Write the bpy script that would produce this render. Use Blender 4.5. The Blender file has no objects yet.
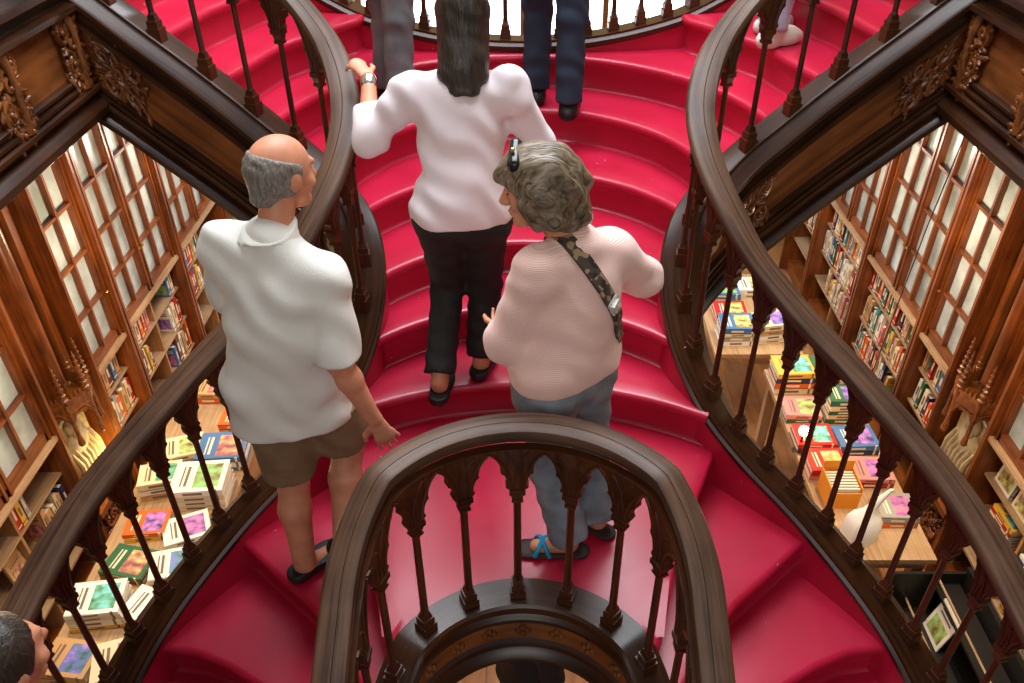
import bpy, math, random
import numpy as np
from mathutils import Vector, Matrix
V = Vector
random.seed(7)
scn = bpy.context.scene
col = scn.collection

# ------------------------------------------------------------------ helpers
def lin(r, g, b):
    f = lambda c: (c / 255 / 12.92) if c / 255 <= .04045 else ((c / 255 + .055) / 1.055) ** 2.4
    return (f(r), f(g), f(b), 1)

class MB:
    """collects geometry for ONE mesh"""
    def __init__(s):
        s.v = []; s.f = []; s.uv = []; s.mi = []
    def face(s, idx, uv=None, mi=0):
        s.f.append(tuple(idx)); s.uv.append(uv or [(0, 0)] * len(idx)); s.mi.append(mi)
    def box(s, c, size, M=None, mi=0, taper=1.0):
        cx, cy, cz = c; hx, hy, hz = [d / 2 for d in size]
        n = len(s.v)
        L = max(range(3), key=lambda i: size[i])
        for k in (-1, 1):
            t = taper if k > 0 else 1
            for (i, j) in ((-1, -1), (1, -1), (1, 1), (-1, 1)):
                p = V((cx + i * hx * t, cy + j * hy * t, cz + k * hz))
                s.v.append(M @ p if M is not None else p)
        loc = [(i * hx, j * hy, k * hz) for k in (-1, 1) for (i, j) in ((-1, -1), (1, -1), (1, 1), (-1, 1))]
        for q in ((3, 2, 1, 0), (4, 5, 6, 7), (0, 1, 5, 4), (1, 2, 6, 5), (2, 3, 7, 6), (3, 0, 4, 7)):
            uv = []
            for a in q:
                l = loc[a]; o = [l[i] for i in range(3) if i != L]
                uv.append((l[L] + cx * 3.1 + cy * 1.7, o[0] + o[1] + cz))
            s.face([n + a for a in q], uv, mi)
    def tube(s, pts, rad, n=8, mi=0, caps=True):
        pts = [V(p) for p in pts]; base = len(s.v); l = 0
        up = V((0, 0, 1)); prev = None; ls = []
        for i, p in enumerate(pts):
            t = (pts[min(i + 1, len(pts) - 1)] - pts[max(i - 1, 0)]).normalized()
            if prev is None:
                a = t.cross(V((0, 0, 1)))
                if a.length < .05: a = t.cross(V((1, 0, 0)))
                a.normalize()
            else:
                a = (prev - t * prev.dot(t)).normalized()
            prev = a; b = t.cross(a)
            if i: l += (p - pts[i - 1]).length
            ls.append(l)
            r = rad[i] if isinstance(rad, (list, tuple)) else rad
            for k in range(n):
                an = 2 * math.pi * k / n
                s.v.append(p + (a * math.cos(an) + b * math.sin(an)) * r)
        for i in range(len(pts) - 1):
            for k in range(n):
                k2 = (k + 1) % n
                s.face((base + i * n + k, base + i * n + k2, base + (i + 1) * n + k2, base + (i + 1) * n + k),
                       [(ls[i], k / n * .2), (ls[i], (k + 1) / n * .2), (ls[i + 1], (k + 1) / n * .2), (ls[i + 1], k / n * .2)], mi)
        if caps:
            s.face([base + k for k in range(n)][::-1], None, mi)
            e = base + (len(pts) - 1) * n
            s.face([e + k for k in range(n)], None, mi)
    def ell(s, c, r, M=None, nu=8, nv=6, mi=0):
        base = len(s.v); c = V(c)
        for j in range(nv + 1):
            th = math.pi * j / nv
            for i in range(nu):
                ph = 2 * math.pi * i / nu
                p = V((r[0] * math.sin(th) * math.cos(ph), r[1] * math.sin(th) * math.sin(ph), r[2] * math.cos(th)))
                s.v.append(c + (M @ p if M is not None else p))
        for j in range(nv):
            for i in range(nu):
                i2 = (i + 1) % nu
                s.face((base + j * nu + i, base + (j + 1) * nu + i, base + (j + 1) * nu + i2, base + j * nu + i2), None, mi)
    def prism(s, poly3a, poly3b, mi=0):
        """two matching rings of 3d points -> solid"""
        n = len(poly3a); b = len(s.v)
        s.v += [V(p) for p in poly3a] + [V(p) for p in poly3b]
        s.face(list(range(b, b + n))[::-1], [(p[2], p[0] + p[1]) for p in poly3a][::-1], mi)
        s.face(list(range(b + n, b + 2 * n)), [(p[2], p[0] + p[1]) for p in poly3b], mi)
        for i in range(n):
            j = (i + 1) % n
            s.face((b + i, b + j, b + n + j, b + n + i), [(0, 0), (.03, 0), (.03, .03), (0, .03)], mi)
    def sweep(s, frames, prof, closed=True, caps=True, mi=0):
        """frames: list of (pos, out(2d), length); prof: list of (o, z)"""
        b = len(s.v); n = len(prof)
        d = [0]
        for i in range(1, n + 1):
            p, q = prof[i - 1], prof[i % n]
            d.append(d[-1] + math.hypot(p[0] - q[0], p[1] - q[1]))
        for (p, o, l) in frames:
            for (a, z) in prof:
                s.v.append(V((p[0] + o[0] * a, p[1] + o[1] * a, p[2] + z)))
        m = n if closed else n - 1
        for i in range(len(frames) - 1):
            for k in range(m):
                k2 = (k + 1) % n
                s.face((b + i * n + k, b + i * n + k2, b + (i + 1) * n + k2, b + (i + 1) * n + k),
                       [(frames[i][2], d[k]), (frames[i][2], d[k + 1]), (frames[i + 1][2], d[k + 1]), (frames[i + 1][2], d[k])], mi)
        if caps and closed:
            s.face([b + k for k in range(n)][::-1], None, mi)
            e = b + (len(frames) - 1) * n
            s.face([e + k for k in range(n)], None, mi)
    def build(s, name, mats, parent=None, smooth=False, angle=35, fix=True):
        me = bpy.data.meshes.new(name)
        me.from_pydata([tuple(p) for p in s.v], [], s.f)
        uv = me.uv_layers.new(name='UVMap')
        flat = [c for f in s.uv for q in f for c in q]
        uv.data.foreach_set('uv', flat)
        me.polygons.foreach_set('material_index', s.mi)
        if not isinstance(mats, (list, tuple)): mats = [mats]
        for m in mats: me.materials.append(m)
        if fix:
            import bmesh
            bm = bmesh.new(); bm.from_mesh(me); bmesh.ops.recalc_face_normals(bm, faces=bm.faces); bm.to_mesh(me); bm.free()
        if smooth:
            me.polygons.foreach_set('use_smooth', [True] * len(me.polygons))
            if angle: me.set_sharp_from_angle(angle=math.radians(angle))
        o = bpy.data.objects.new(name, me); col.objects.link(o)
        if parent: o.parent = parent
        return o

def tag(o, label=None, cat=None, group=None, kind=None):
    if label: o['label'] = label
    if cat: o['category'] = cat
    if group: o['group'] = group
    if kind: o['kind'] = kind
    return o
def empty(name, loc=(0, 0, 0)):
    o = bpy.data.objects.new(name, None); col.objects.link(o); o.location = loc
    o.empty_display_size = .1
    return o
def adopt(root, *objs):
    """parent meshes given in world coordinates to a root that has a location"""
    for o in objs:
        o.parent = root
        o.matrix_parent_inverse = Matrix.Translation(-V(root.location))

# ------------------------------------------------------------------ materials
def newmat(name):
    m = bpy.data.materials.new(name); m.use_nodes = True
    nt = m.node_tree; b = nt.nodes['Principled BSDF']
    return m, nt, b
def plain(name, c, rough=.6, spec=.4, metal=0, noise=0, nscale=30, bump=0, sheen=0):
    m, nt, b = newmat(name)
    b.inputs['Base Color'].default_value = c; b.inputs['Roughness'].default_value = rough
    b.inputs['Specular IOR Level'].default_value = spec; b.inputs['Metallic'].default_value = metal
    if sheen: b.inputs['Sheen Weight'].default_value = sheen
    if noise or bump:
        tc = nt.nodes.new('ShaderNodeTexCoord'); n = nt.nodes.new('ShaderNodeTexNoise')
        n.inputs['Scale'].default_value = nscale; n.inputs['Detail'].default_value = 5
        nt.links.new(tc.outputs['Object'], n.inputs['Vector'])
        if noise:
            r = nt.nodes.new('ShaderNodeValToRGB')
            r.color_ramp.elements[0].position = .3; r.color_ramp.elements[1].position = .7
            r.color_ramp.elements[0].color = tuple(x * (1 - noise) for x in c[:3]) + (1,)
            r.color_ramp.elements[1].color = tuple(min(1, x * (1 + noise)) for x in c[:3]) + (1,)
            nt.links.new(n.outputs['Fac'], r.inputs['Fac']); nt.links.new(r.outputs['Color'], b.inputs['Base Color'])
        if bump:
            bp = nt.nodes.new('ShaderNodeBump'); bp.inputs['Strength'].default_value = bump; bp.inputs['Distance'].default_value = .004
            nt.links.new(n.outputs['Fac'], bp.inputs['Height']); nt.links.new(bp.outputs['Normal'], b.inputs['Normal'])
    return m
def wood(name, dark, light, rough=.38, spec=.5, su=2.2, sv=55, coat=0, bump=.25):
    m, nt, b = newmat(name)
    uv = nt.nodes.new('ShaderNodeUVMap'); mp = nt.nodes.new('ShaderNodeMapping')
    mp.inputs['Scale'].default_value = (su, sv, 1)
    tc = nt.nodes.new('ShaderNodeTexCoord')
    n = nt.nodes.new('ShaderNodeTexNoise'); n.inputs['Scale'].default_value = 1; n.inputs['Detail'].default_value = 7; n.inputs['Distortion'].default_value = .6
    n2 = nt.nodes.new('ShaderNodeTexNoise'); n2.inputs['Scale'].default_value = 5; n2.inputs['Detail'].default_value = 3
    nt.links.new(uv.outputs['UV'], mp.inputs['Vector']); nt.links.new(mp.outputs['Vector'], n.inputs['Vector'])
    nt.links.new(tc.outputs['Object'], n2.inputs['Vector'])
    ad = nt.nodes.new('ShaderNodeMath'); ad.operation = 'MULTIPLY_ADD'
    ad.inputs[1].default_value = .4; nt.links.new(n2.outputs['Fac'], ad.inputs[0]); 
    sc = nt.nodes.new('ShaderNodeMath'); sc.operation = 'MULTIPLY'; sc.inputs[1].default_value = .6
    nt.links.new(n.outputs['Fac'], sc.inputs[0]); nt.links.new(sc.outputs[0], ad.inputs[2])
    r = nt.nodes.new('ShaderNodeValToRGB')
    r.color_ramp.elements[0].position = .36; r.color_ramp.elements[1].position = .64
    r.color_ramp.elements[0].color = dark; r.color_ramp.elements[1].color = light
    nt.links.new(ad.outputs[0], r.inputs['Fac']); nt.links.new(r.outputs['Color'], b.inputs['Base Color'])
    b.inputs['Roughness'].default_value = rough; b.inputs['Specular IOR Level'].default_value = spec
    if coat:
        b.inputs['Coat Weight'].default_value = coat; b.inputs['Coat Roughness'].default_value = .2
    bp = nt.nodes.new('ShaderNodeBump'); bp.inputs['Strength'].default_value = bump; bp.inputs['Distance'].default_value = .002
    nt.links.new(ad.outputs[0], bp.inputs['Height']); nt.links.new(bp.outputs['Normal'], b.inputs['Normal'])
    return m
def red_paint():
    m, nt, b = newmat('red_paint')
    tc = nt.nodes.new('ShaderNodeTexCoord')
    n = nt.nodes.new('ShaderNodeTexNoise'); n.inputs['Scale'].default_value = 3; n.inputs['Detail'].default_value = 6
    r = nt.nodes.new('ShaderNodeValToRGB'); r.color_ramp.elements[0].position = .3; r.color_ramp.elements[1].position = .7
    r.color_ramp.elements[0].color = (.40, .006, .028, 1); r.color_ramp.elements[1].color = (.51, .011, .048, 1)
    # tiny pale chips where the paint has worn
    n2 = nt.nodes.new('ShaderNodeTexVoronoi'); n2.inputs['Scale'].default_value = 9
    lt = nt.nodes.new('ShaderNodeMath'); lt.operation = 'LESS_THAN'; lt.inputs[1].default_value = .028
    mx = nt.nodes.new('ShaderNodeMix'); mx.data_type = 'RGBA'; mx.inputs['B'].default_value = (.75, .45, .45, 1)
    nt.links.new(tc.outputs['Object'], n.inputs['Vector']); nt.links.new(tc.outputs['Object'], n2.inputs['Vector'])
    nt.links.new(n.outputs['Fac'], r.inputs['Fac']); nt.links.new(n2.outputs['Distance'], lt.inputs[0])
    nt.links.new(lt.outputs[0], mx.inputs['Factor']); nt.links.new(r.outputs['Color'], mx.inputs['A'])
    nt.links.new(mx.outputs['Result'], b.inputs['Base Color'])
    rr = nt.nodes.new('ShaderNodeMapRange'); rr.inputs['To Min'].default_value = .25; rr.inputs['To Max'].default_value = .36
    n3 = nt.nodes.new('ShaderNodeTexNoise'); n3.inputs['Scale'].default_value = 14; n3.inputs['Detail'].default_value = 4
    nt.links.new(tc.outputs['Object'], n3.inputs['Vector'])
    nt.links.new(n3.outputs['Fac'], rr.inputs['Value']); nt.links.new(rr.outputs['Result'], b.inputs['Roughness'])
    b.inputs['Specular IOR Level'].default_value = .55
    bp = nt.nodes.new('ShaderNodeBump'); bp.inputs['Strength'].default_value = .12; bp.inputs['Distance'].default_value = .004
    nt.links.new(n3.outputs['Fac'], bp.inputs['Height']); nt.links.new(bp.outputs['Normal'], b.inputs['Normal'])
    return m
def emit(name, c, s):
    m, nt, b = newmat(name)
    b.inputs['Base Color'].default_value = (.8, .8, .8, 1)
    b.inputs['Emission Color'].default_value = c; b.inputs['Emission Strength'].default_value = s
    return m

RED = red_paint()
OAK = wood('dark_oak', (.014, .0045, .002, 1), (.064, .020, .006, 1), rough=.30, spec=.42)
OAKB = wood('baluster_oak', (.022, .006, .0022, 1), (.105, .029, .008, 1), rough=.36, spec=.4)
OAKP = wood('lit_panel_oak', (.10, .028, .007, 1), (.30, .092, .021, 1), rough=.4, su=3, sv=22)  # same oak as the mouldings, lightened to paint in the light on the panels
RAIL = wood('worn_rail_oak', (.032, .014, .0075, 1), (.125, .060, .032, 1), rough=.50, spec=.38, su=3, sv=60, bump=.3)
CARVE = wood('carved_oak', (.06, .018, .005, 1), (.30, .095, .020, 1), rough=.30, su=30, sv=30)
CASE = wood('bookcase_oak', (.075, .018, .004, 1), (.26, .070, .013, 1), rough=.32, su=2, sv=40)
CASEIN = wood('bookcase_inside', (.30, .14, .045, 1), (.46, .24, .09, 1), rough=.5)
SHELF = wood('shelf_edge_oak', (.27, .155, .08, 1), (.46, .31, .18, 1), rough=.45)
TABLEW = wood('table_oak', (.30, .17, .08, 1), (.5, .33, .18, 1), rough=.45)
FLOORM = wood('floor_boards', (.20, .085, .03, 1), (.38, .18, .07, 1), rough=.35, su=2, sv=14)
PLASTER = plain('khaki_plaster', (.42, .31, .13, 1), .8, noise=.15, nscale=8)
STONE = plain('relief_plaster', (.50, .42, .26, 1), .55, noise=.25, nscale=20)
GLAZE = None
def pane_mat():
    m, nt, b = newmat('glass_painted_reflection')
    tc = nt.nodes.new('ShaderNodeTexCoord'); n = nt.nodes.new('ShaderNodeTexNoise')
    n.inputs['Scale'].default_value = 3.5; n.inputs['Detail'].default_value = 6
    nt.links.new(tc.outputs['Object'], n.inputs['Vector'])
    r = nt.nodes.new('ShaderNodeValToRGB')
    r.color_ramp.elements[0].position = .35; r.color_ramp.elements[1].position = .66
    r.color_ramp.elements[0].color = (.28, .34, .34, 1); r.color_ramp.elements[1].color = (.58, .70, .76, 1)  # mottled pale blue: bright reflections painted into the pane colour
    nt.links.new(n.outputs['Fac'], r.inputs['Fac']); nt.links.new(r.outputs['Color'], b.inputs['Base Color'])
    b.inputs['Roughness'].default_value = .12; b.inputs['Specular IOR Level'].default_value = .8
    bp = nt.nodes.new('ShaderNodeBump'); bp.inputs['Strength'].default_value = .15; bp.inputs['Distance'].default_value = .01
    nt.links.new(n.outputs['Fac'], bp.inputs['Height']); nt.links.new(bp.outputs['Normal'], b.inputs['Normal'])
    return m
GLAZE = pane_mat()

# ------------------------------------------------------------------ paths
def catmull(P, n=10):
    out = []; Q = [P[0]] + list(P) + [P[-1]]
    for i in range(1, len(Q) - 2):
        a, b, c, d = Q[i - 1:i + 3]
        for k in range(n):
            t = k / n
            out.append(V([.5 * (2 * b[j] + (c[j] - a[j]) * t + (2 * a[j] - 5 * b[j] + 4 * c[j] - d[j]) * t * t + (-a[j] + 3 * b[j] - 3 * c[j] + d[j]) * t ** 3) for j in range(len(b))]))
    out.append(V(P[-1]))
    return out
class Path:
    """dense polyline x,y,z,(h); outward = right of travel times side"""
    def __init__(s, pts, side=1):
        s.p = [V(q) for q in pts]; s.side = side
        s.l = [0]
        for i in range(1, len(pts)):
            s.l.append(s.l[-1] + math.hypot(pts[i][0] - pts[i - 1][0], pts[i][1] - pts[i - 1][1]))
        s.len = s.l[-1]
    def at(s, u):
        u = min(max(u, 0), s.len)
        lo, hi = 0, len(s.l) - 1
        while hi - lo > 1:
            m = (lo + hi) // 2
            if s.l[m] <= u: lo = m
            else: hi = m
        t = (u - s.l[lo]) / max(1e-9, s.l[hi] - s.l[lo])
        p = s.p[lo].lerp(s.p[hi], t)
        return p
    def frame(s, u):
        a, b = s.at(u - .03), s.at(u + .03)
        d = V((b[0] - a[0], b[1] - a[1])); d.normalize()
        p = s.at(u)
        sl = (b[2] - a[2]) / max(1e-6, math.hypot(b[0] - a[0], b[1] - a[1]))
        return p, d, V((d[1], -d[0])) * s.side, sl
    def frames(s, u0=0, u1=None, step=.04, off=0, dz=0, useh=False):
        u1 = s.len if u1 is None else u1
        n = max(2, int((u1 - u0) / step)); out = []
        for i in range(n + 1):
            u = u0 + (u1 - u0) * i / n
            p, d, o, sl = s.frame(u)
            z = p[2] + dz + (p[3] if useh else 0)
            out.append((V((p[0] + o[0] * off, p[1] + o[1] * off, z)), o, u))
        return out

# side string: x, y, z of the kerb top's inner edge, and rail height above it
SIDE = [(1.62, .45, -.92, .74), (1.60, .95, -.71, .74), (1.53, 1.40, -.51, .74), (1.40, 1.83, -.30, .74), (1.148, 2.20, -.10, .75), (.90, 2.46, .06, .79),
        (.74, 2.63, .22, .81), (.635, 2.86, .42, .78), (.62, 3.09, .62, .72), (.70, 3.29, .785, .71), (.88, 3.42, .955, .72), (1.09, 3.49, 1.12, .72),
        (1.30, 3.54, 1.285, .72), (1.54, 3.58, 1.47, .72), (1.72, 3.6, 1.61, .72), (1.92, 3.6, 1.765, .72)]
def side_path(sg):
    return Path([(sg * p[0], p[1], p[2], p[3]) for p in catmull(SIDE)], sg)

RAILPROF = [(-.030, -.072), (-.044, -.060), (-.046, -.042), (-.056, -.032), (-.056, -.014), (-.050, -.004), (-.040, 0), (.002, .002), (.0075, .002), (.009, -.003), (.0105, .002), (.016, .002),
            (.040, -.001), (.052, -.006), (.057, -.018), (.057, -.034), (.046, -.042), (.044, -.060), (.030, -.072)]
EDGE = [(.34, 0), (.42, .05), (.35, .13), (.38, .25), (.47, .37), (.60, .43), (.57, .51), (.64, .66), (.78, .80), (1, .91), (1, 1.02)]

def baluster(path, u, half, name_parent, off, plinth=.06, Hs=.155, sq=.056, rs=.0125, mat=None):
    """plinth, shaft, capital and the pierced spandrel that carries the rail; one mesh"""
    m = MB()
    p, d, o, sl = path.frame(u)
    h = p[3] - .068                                   # kerb to underside of rail
    B = V((p[0] + o[0] * off, p[1] + o[1] * off, p[2]))
    R = Matrix(((d[0], o[0], 0), (d[1], o[1], 0), (0, 0, 1))).to_4x4()
    M = Matrix.Translation(B) @ R
    low = -abs(sl) * sq / 2 - .004
    m.box((0, 0, (low + .035) / 2), (sq, sq, .035 - low), M)
    m.box((0, 0, .05), (sq * .8, sq * .8, .03), M)
    m.box((0, 0, .077), (sq * .66, sq * .66, .026), M, taper=.7)
    top = h - Hs
    zs = [.085, .10, top - .07, top - .055]
    n = 8
    def ring(z, r, sqr=False):
        return [M @ V((r * math.cos(2 * math.pi * (k + .5) / n), r * math.sin(2 * math.pi * (k + .5) / n), z)) for k in range(n)]
    m.tube([M @ V((0, 0, z)) for z in zs], [rs * 1.25, rs, rs * .9, rs * 1.15], 8)
    m.box((0, 0, top - .052), (.036, .036, .012), M)
    m.box((0, 0, top - .033), (.030, .030, .028), M, taper=1.35)
    m.box((0, 0, top - .010), (.050, .048, .020), M)
    # spandrel
    def P(uu, w, thick):
        q, dd, oo, _ = path.frame(u + uu)
        b0 = path.at(u + uu)
        zz = b0[2] + b0[3] - .068
        # w: 0 = capital, 1 = underside of rail; shear fades towards the capital
        zc = B[2] + top
        z = zc + (zz - (B[2] + h)) * min(1, max(0, w)) + Hs * w
        return V((b0[0] + oo[0] * (off + thick), b0[1] + oo[1] * (off + thick), z))
    R_ = [(e[0] * half, e[1]) for e in EDGE]
    L_ = [(-a, w) for a, w in reversed(R_)]
    poly = R_ + [(half * .5, 1.02), (0, 1.02), (-half * .5, 1.02)] + L_
    m.prism([P(a, w, -.015) for a, w in poly], [P(a, w, .015) for a, w in poly])
    for th in (-.016, .016):
        for sgn in (-1, 1):
            arc = [(.22, .02), (.24, .2), (.34, .42), (.52, .66), (.74, .84), (.97, .96)]
            m.tube([P(sgn * a * half, w, th) for a, w in arc], .005, 5)
            arc2 = [(.12, .02), (.10, .3), (.02, .58), (-.18, .80), (-.42, .95)]
            m.tube([P(sgn * a * half, w, th) for a, w in arc2], .004, 5)
    return m.build('baluster', mat or OAKB, name_parent)

def balusters(path, us, root, off=.075, **k):
    for i, u in enumerate(us):
        half = .5 * min((us[i + 1] - u) if i + 1 < len(us) else 9, (u - us[i - 1]) if i else 9)
        baluster(path, u, half, root, off, **k)

FASCIA_TOP = [(-.004, -.62), (-.004, -.055), (-.018, -.045), (-.020, -.022), (-.008, -.012), (-.008, 0), (.098, 0), (.106, -.006), (.108, -.022), (.116, -.032), (.160, -.058), (.168, -.070), (.168, -.094), (.150, -.108),
              (.128, -.128), (.122, -.146), (.126, -.150), (.164, -.160), (.166, -.180), (.150, -.188), (.112, -.198), (.112, -.420), (.126, -.420), (.140, -.428), (.140, -.440), (.126, -.446), (.126, -.456), (.146, -.462), (.146, -.474),
              (.130, -.480), (.156, -.490), (.158, -.506), (.128, -.524), (.124, -.540), (.150, -.552), (.170, -.575), (.168, -.605), (.148, -.62)]

def carving(name, parent, O, ux, vy, nz, w, h, seed, mat=CARVE, dens=1.0):
    """acanthus scrolls: curled tubes, leaf lobes and beads standing off a panel"""
    rnd = random.Random(seed); m = MB()
    O, ux, vy, nz = V(O), V(ux).normalized(), V(vy).normalized(), V(nz).normalized()
    P = lambda a, b, c=0: O + ux * a + vy * b + nz * c
    M = Matrix((ux, vy, nz)).transposed()
    for (cx, cy, r, dr) in [(-.25, .25, .22, 1), (.25, .22, .2, -1), (-.2, -.25, .2, -1), (.24, -.26, .22, 1), (0, .02, .16, 1)]:
        pts = []
        a0 = rnd.uniform(0, 6.28)
        for k in range(15):
            t = k / 14; rr = r * (1 - .8 * t); an = a0 + dr * t * 7.5
            pts.append(P((cx + rr * math.cos(an)) * w, (cy + rr * math.sin(an)) * h, .010 + .014 * t))
        m.tube(pts, [.013 - .006 * k / 14 for k in range(15)], 6)
        m.ell(pts[-1], (.012, .012, .012), nu=7, nv=5)
    for k in range(int(64 * dens)):
        a, b = rnd.uniform(-.48, .48) * w, rnd.uniform(-.48, .48) * h
        an = math.atan2(b, a) + rnd.uniform(-.7, .7); L = rnd.uniform(.020, .048)
        Mr = M @ Matrix.Rotation(an, 3, 'Z') @ Matrix.Rotation(rnd.uniform(-.6, .2), 3, 'Y')
        m.ell(P(a, b, .008), (L, L * .36, .013), Mr, 8, 5)
    for k in range(int(16 * dens)):
        m.ell(P(rnd.uniform(-.45, .45) * w, rnd.uniform(-.45, .45) * h, .018), (.008,) * 3, nu=6, nv=4)
    return m.build(name, mat, parent, smooth=True, angle=50)

# ------------------------------------------------------------------ staircase
RISE = .18
SP = {1: side_path(1), -1: side_path(-1)}
stair = empty('staircase', (0, 2.6, 0))
tag(stair, 'crimson painted wooden staircase that splits round an oval well', 'staircase')

def arc_pts(yc, R, xmax, n=30):
    a = math.asin(min(.999, xmax / R))
    return [(R * math.sin(-a + 2 * a * i / n), yc + R * math.cos(-a + 2 * a * i / n)) for i in range(n + 1)]
def resample(P, n):
    L = [0]
    for i in range(1, len(P)): L.append(L[-1] + math.dist(P[i], P[i - 1]))
    out = []; j = 0
    for k in range(n):
        t = L[-1] * k / (n - 1)
        while j < len(P) - 2 and L[j + 1] < t: j += 1
        f = (t - L[j]) / max(1e-9, L[j + 1] - L[j])
        out.append((P[j][0] + (P[j + 1][0] - P[j][0]) * f, P[j][1] + (P[j + 1][1] - P[j][1]) * f))
    return out
def make_step(front, back, z, n=41, ret=.032, rn=.024, drop=RISE, under=.10):
    """front = nosing edge curve, back = next riser curve; going up means from front to back"""
    F, Bk = resample(front, n), resample(back, n)
    m = MB(); ring = None
    sec = None
    for i in range(n):
        f, b = V(F[i]), V(Bk[i])
        a0, a1 = V(F[max(i - 1, 0)]), V(F[min(i + 1, n - 1)])
        t = (a1 - a0).normalized(); nrm = V((-t[1], t[0]))
        if nrm.dot(b - f) < 0: nrm = -nrm                 # points into the tread
        sec = []
        g = (b - f)
        ext = g.normalized() * .05 if g.length > 1e-4 else nrm * .05
        bb = b + ext
        add = lambda q, zz: sec.append((q[0], q[1], zz))
        add(bb, z - drop - under); add(bb, z)
        nn = nrm * 1.0
        for k in range(3): add(f + nn * rn + (b - (f + nn * rn)) * (.5 * (2 - k) / 2) ** 1.0, z)
        for k in range(1, 8):
            an = math.pi / 2 + math.pi * k / 8
            add(f + nn * (rn + rn * math.cos(an)), z - rn + rn * math.sin(an))
        add(f + nn * ret * .9, z - 2 * rn - .002); add(f + nn * ret, z - 2 * rn - .012)
        add(f + nn * ret, z - drop + .014)
        add(f + nn * (ret - .006), z - drop + .004); add(f + nn * (ret - .018), z - drop - .001)
        add(f + nn * (ret - .018), z - drop - under)
        k0 = len(m.v); m.v += [V(q) for q in sec]; c = len(sec)
        if ring is not None:
            for k in range(c):
                k2 = (k + 1) % c
                m.face((ring + k, ring + k2, k0 + k2, k0 + k))
        else:
            m.face([k0 + k for k in range(c)])
        ring = k0
    m.face([ring + k for k in range(len(sec))][::-1])
    o = m.build('step', RED, None, smooth=True, angle=50)
    adopt(stair, o)
    return o

# nosing curves of the central flight (arcs of circles, concave to the well)
CEN = {1: (1.295, 1.475, .765), 2: (2.23, .879, .68), 3: (2.616, .774, .67), 4: (2.977, .809, .75), 5: (3.326, .824, .822), 6: (3.36, 1.105, 1.102)}
def nose(k, shift=0):
    yc, R, xm = CEN[k]
    return arc_pts(yc, R + shift, xm)
for k in range(1, 6):
    make_step(nose(k), nose(k + 1), k * RISE)
# step 6 splits into two winders, then the two upper flights
for sg in (1, -1):
    mir = lambda P: [(sg * x, y) for x, y in P]
    n6 = [(x, y) for x, y in nose(6) if x >= -.01 and y > 3.56] + [(1.10, 3.52)]
    n7 = [(.02, 4.62), (.5, 4.62), (.86, 4.60), (.88, 4.50), (.97, 4.37), (1.164, 4.05), (1.30, 3.60)]
    n7b = [(.84, 4.62), (.86, 4.50), (.96, 4.37), (1.164, 4.05), (1.29, 3.60)]
    n8 = [(1.22, 4.70), (1.30, 4.45), (1.46, 4.0), (1.52, 3.62)]
    n9 = [(1.52, 4.78), (1.60, 4.45), (1.70, 4.0), (1.74, 3.63)]
    n10 = [(1.88, 4.8), (1.89, 4.4), (1.90, 4.0), (1.90, 3.63)]
    make_step(mir(n6), mir(n7), 6 * RISE)
    make_step(mir(n7b), mir(n8), 7 * RISE); make_step(mir(n8), mir(n9), 8 * RISE); make_step(mir(n9), mir(n10), 9 * RISE)
    # lower winders round the well
    l0 = [(.41, 1.52), (.466, 1.62), (.594, 2.047), (.728, 2.33), (.84, 2.58)]
    d1 = [(.43, 1.38), (.52, 1.50), (.66, 1.72), (.808, 1.90), (.98, 2.05), (1.148, 2.20), (1.24, 2.30)]
    d2 = [(.45, 1.22), (.58, 1.36), (.78, 1.56), (.985, 1.684), (1.11, 1.755), (1.248, 1.811), (1.388, 1.83), (1.50, 1.85)]
    d3 = [(.46, 1.02), (.62, 1.12), (.9, 1.26), (1.2, 1.36), (1.5, 1.42), (1.62, 1.43)]
    d4 = [(.47, .74), (.62, .82), (.9, .92), (1.2, .97), (1.5, .99), (1.68, 1.0)]
    d5 = [(.48, .42), (.62, .48), (.9, .54), (1.2, .56), (1.5, .56), (1.70, .56)]
    seq = [l0, d1, d2, d3, d4, d5]
    for j in range(1, 6):
        make_step(mir(seq[j]), mir(seq[j - 1]), -j * RISE)
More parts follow.
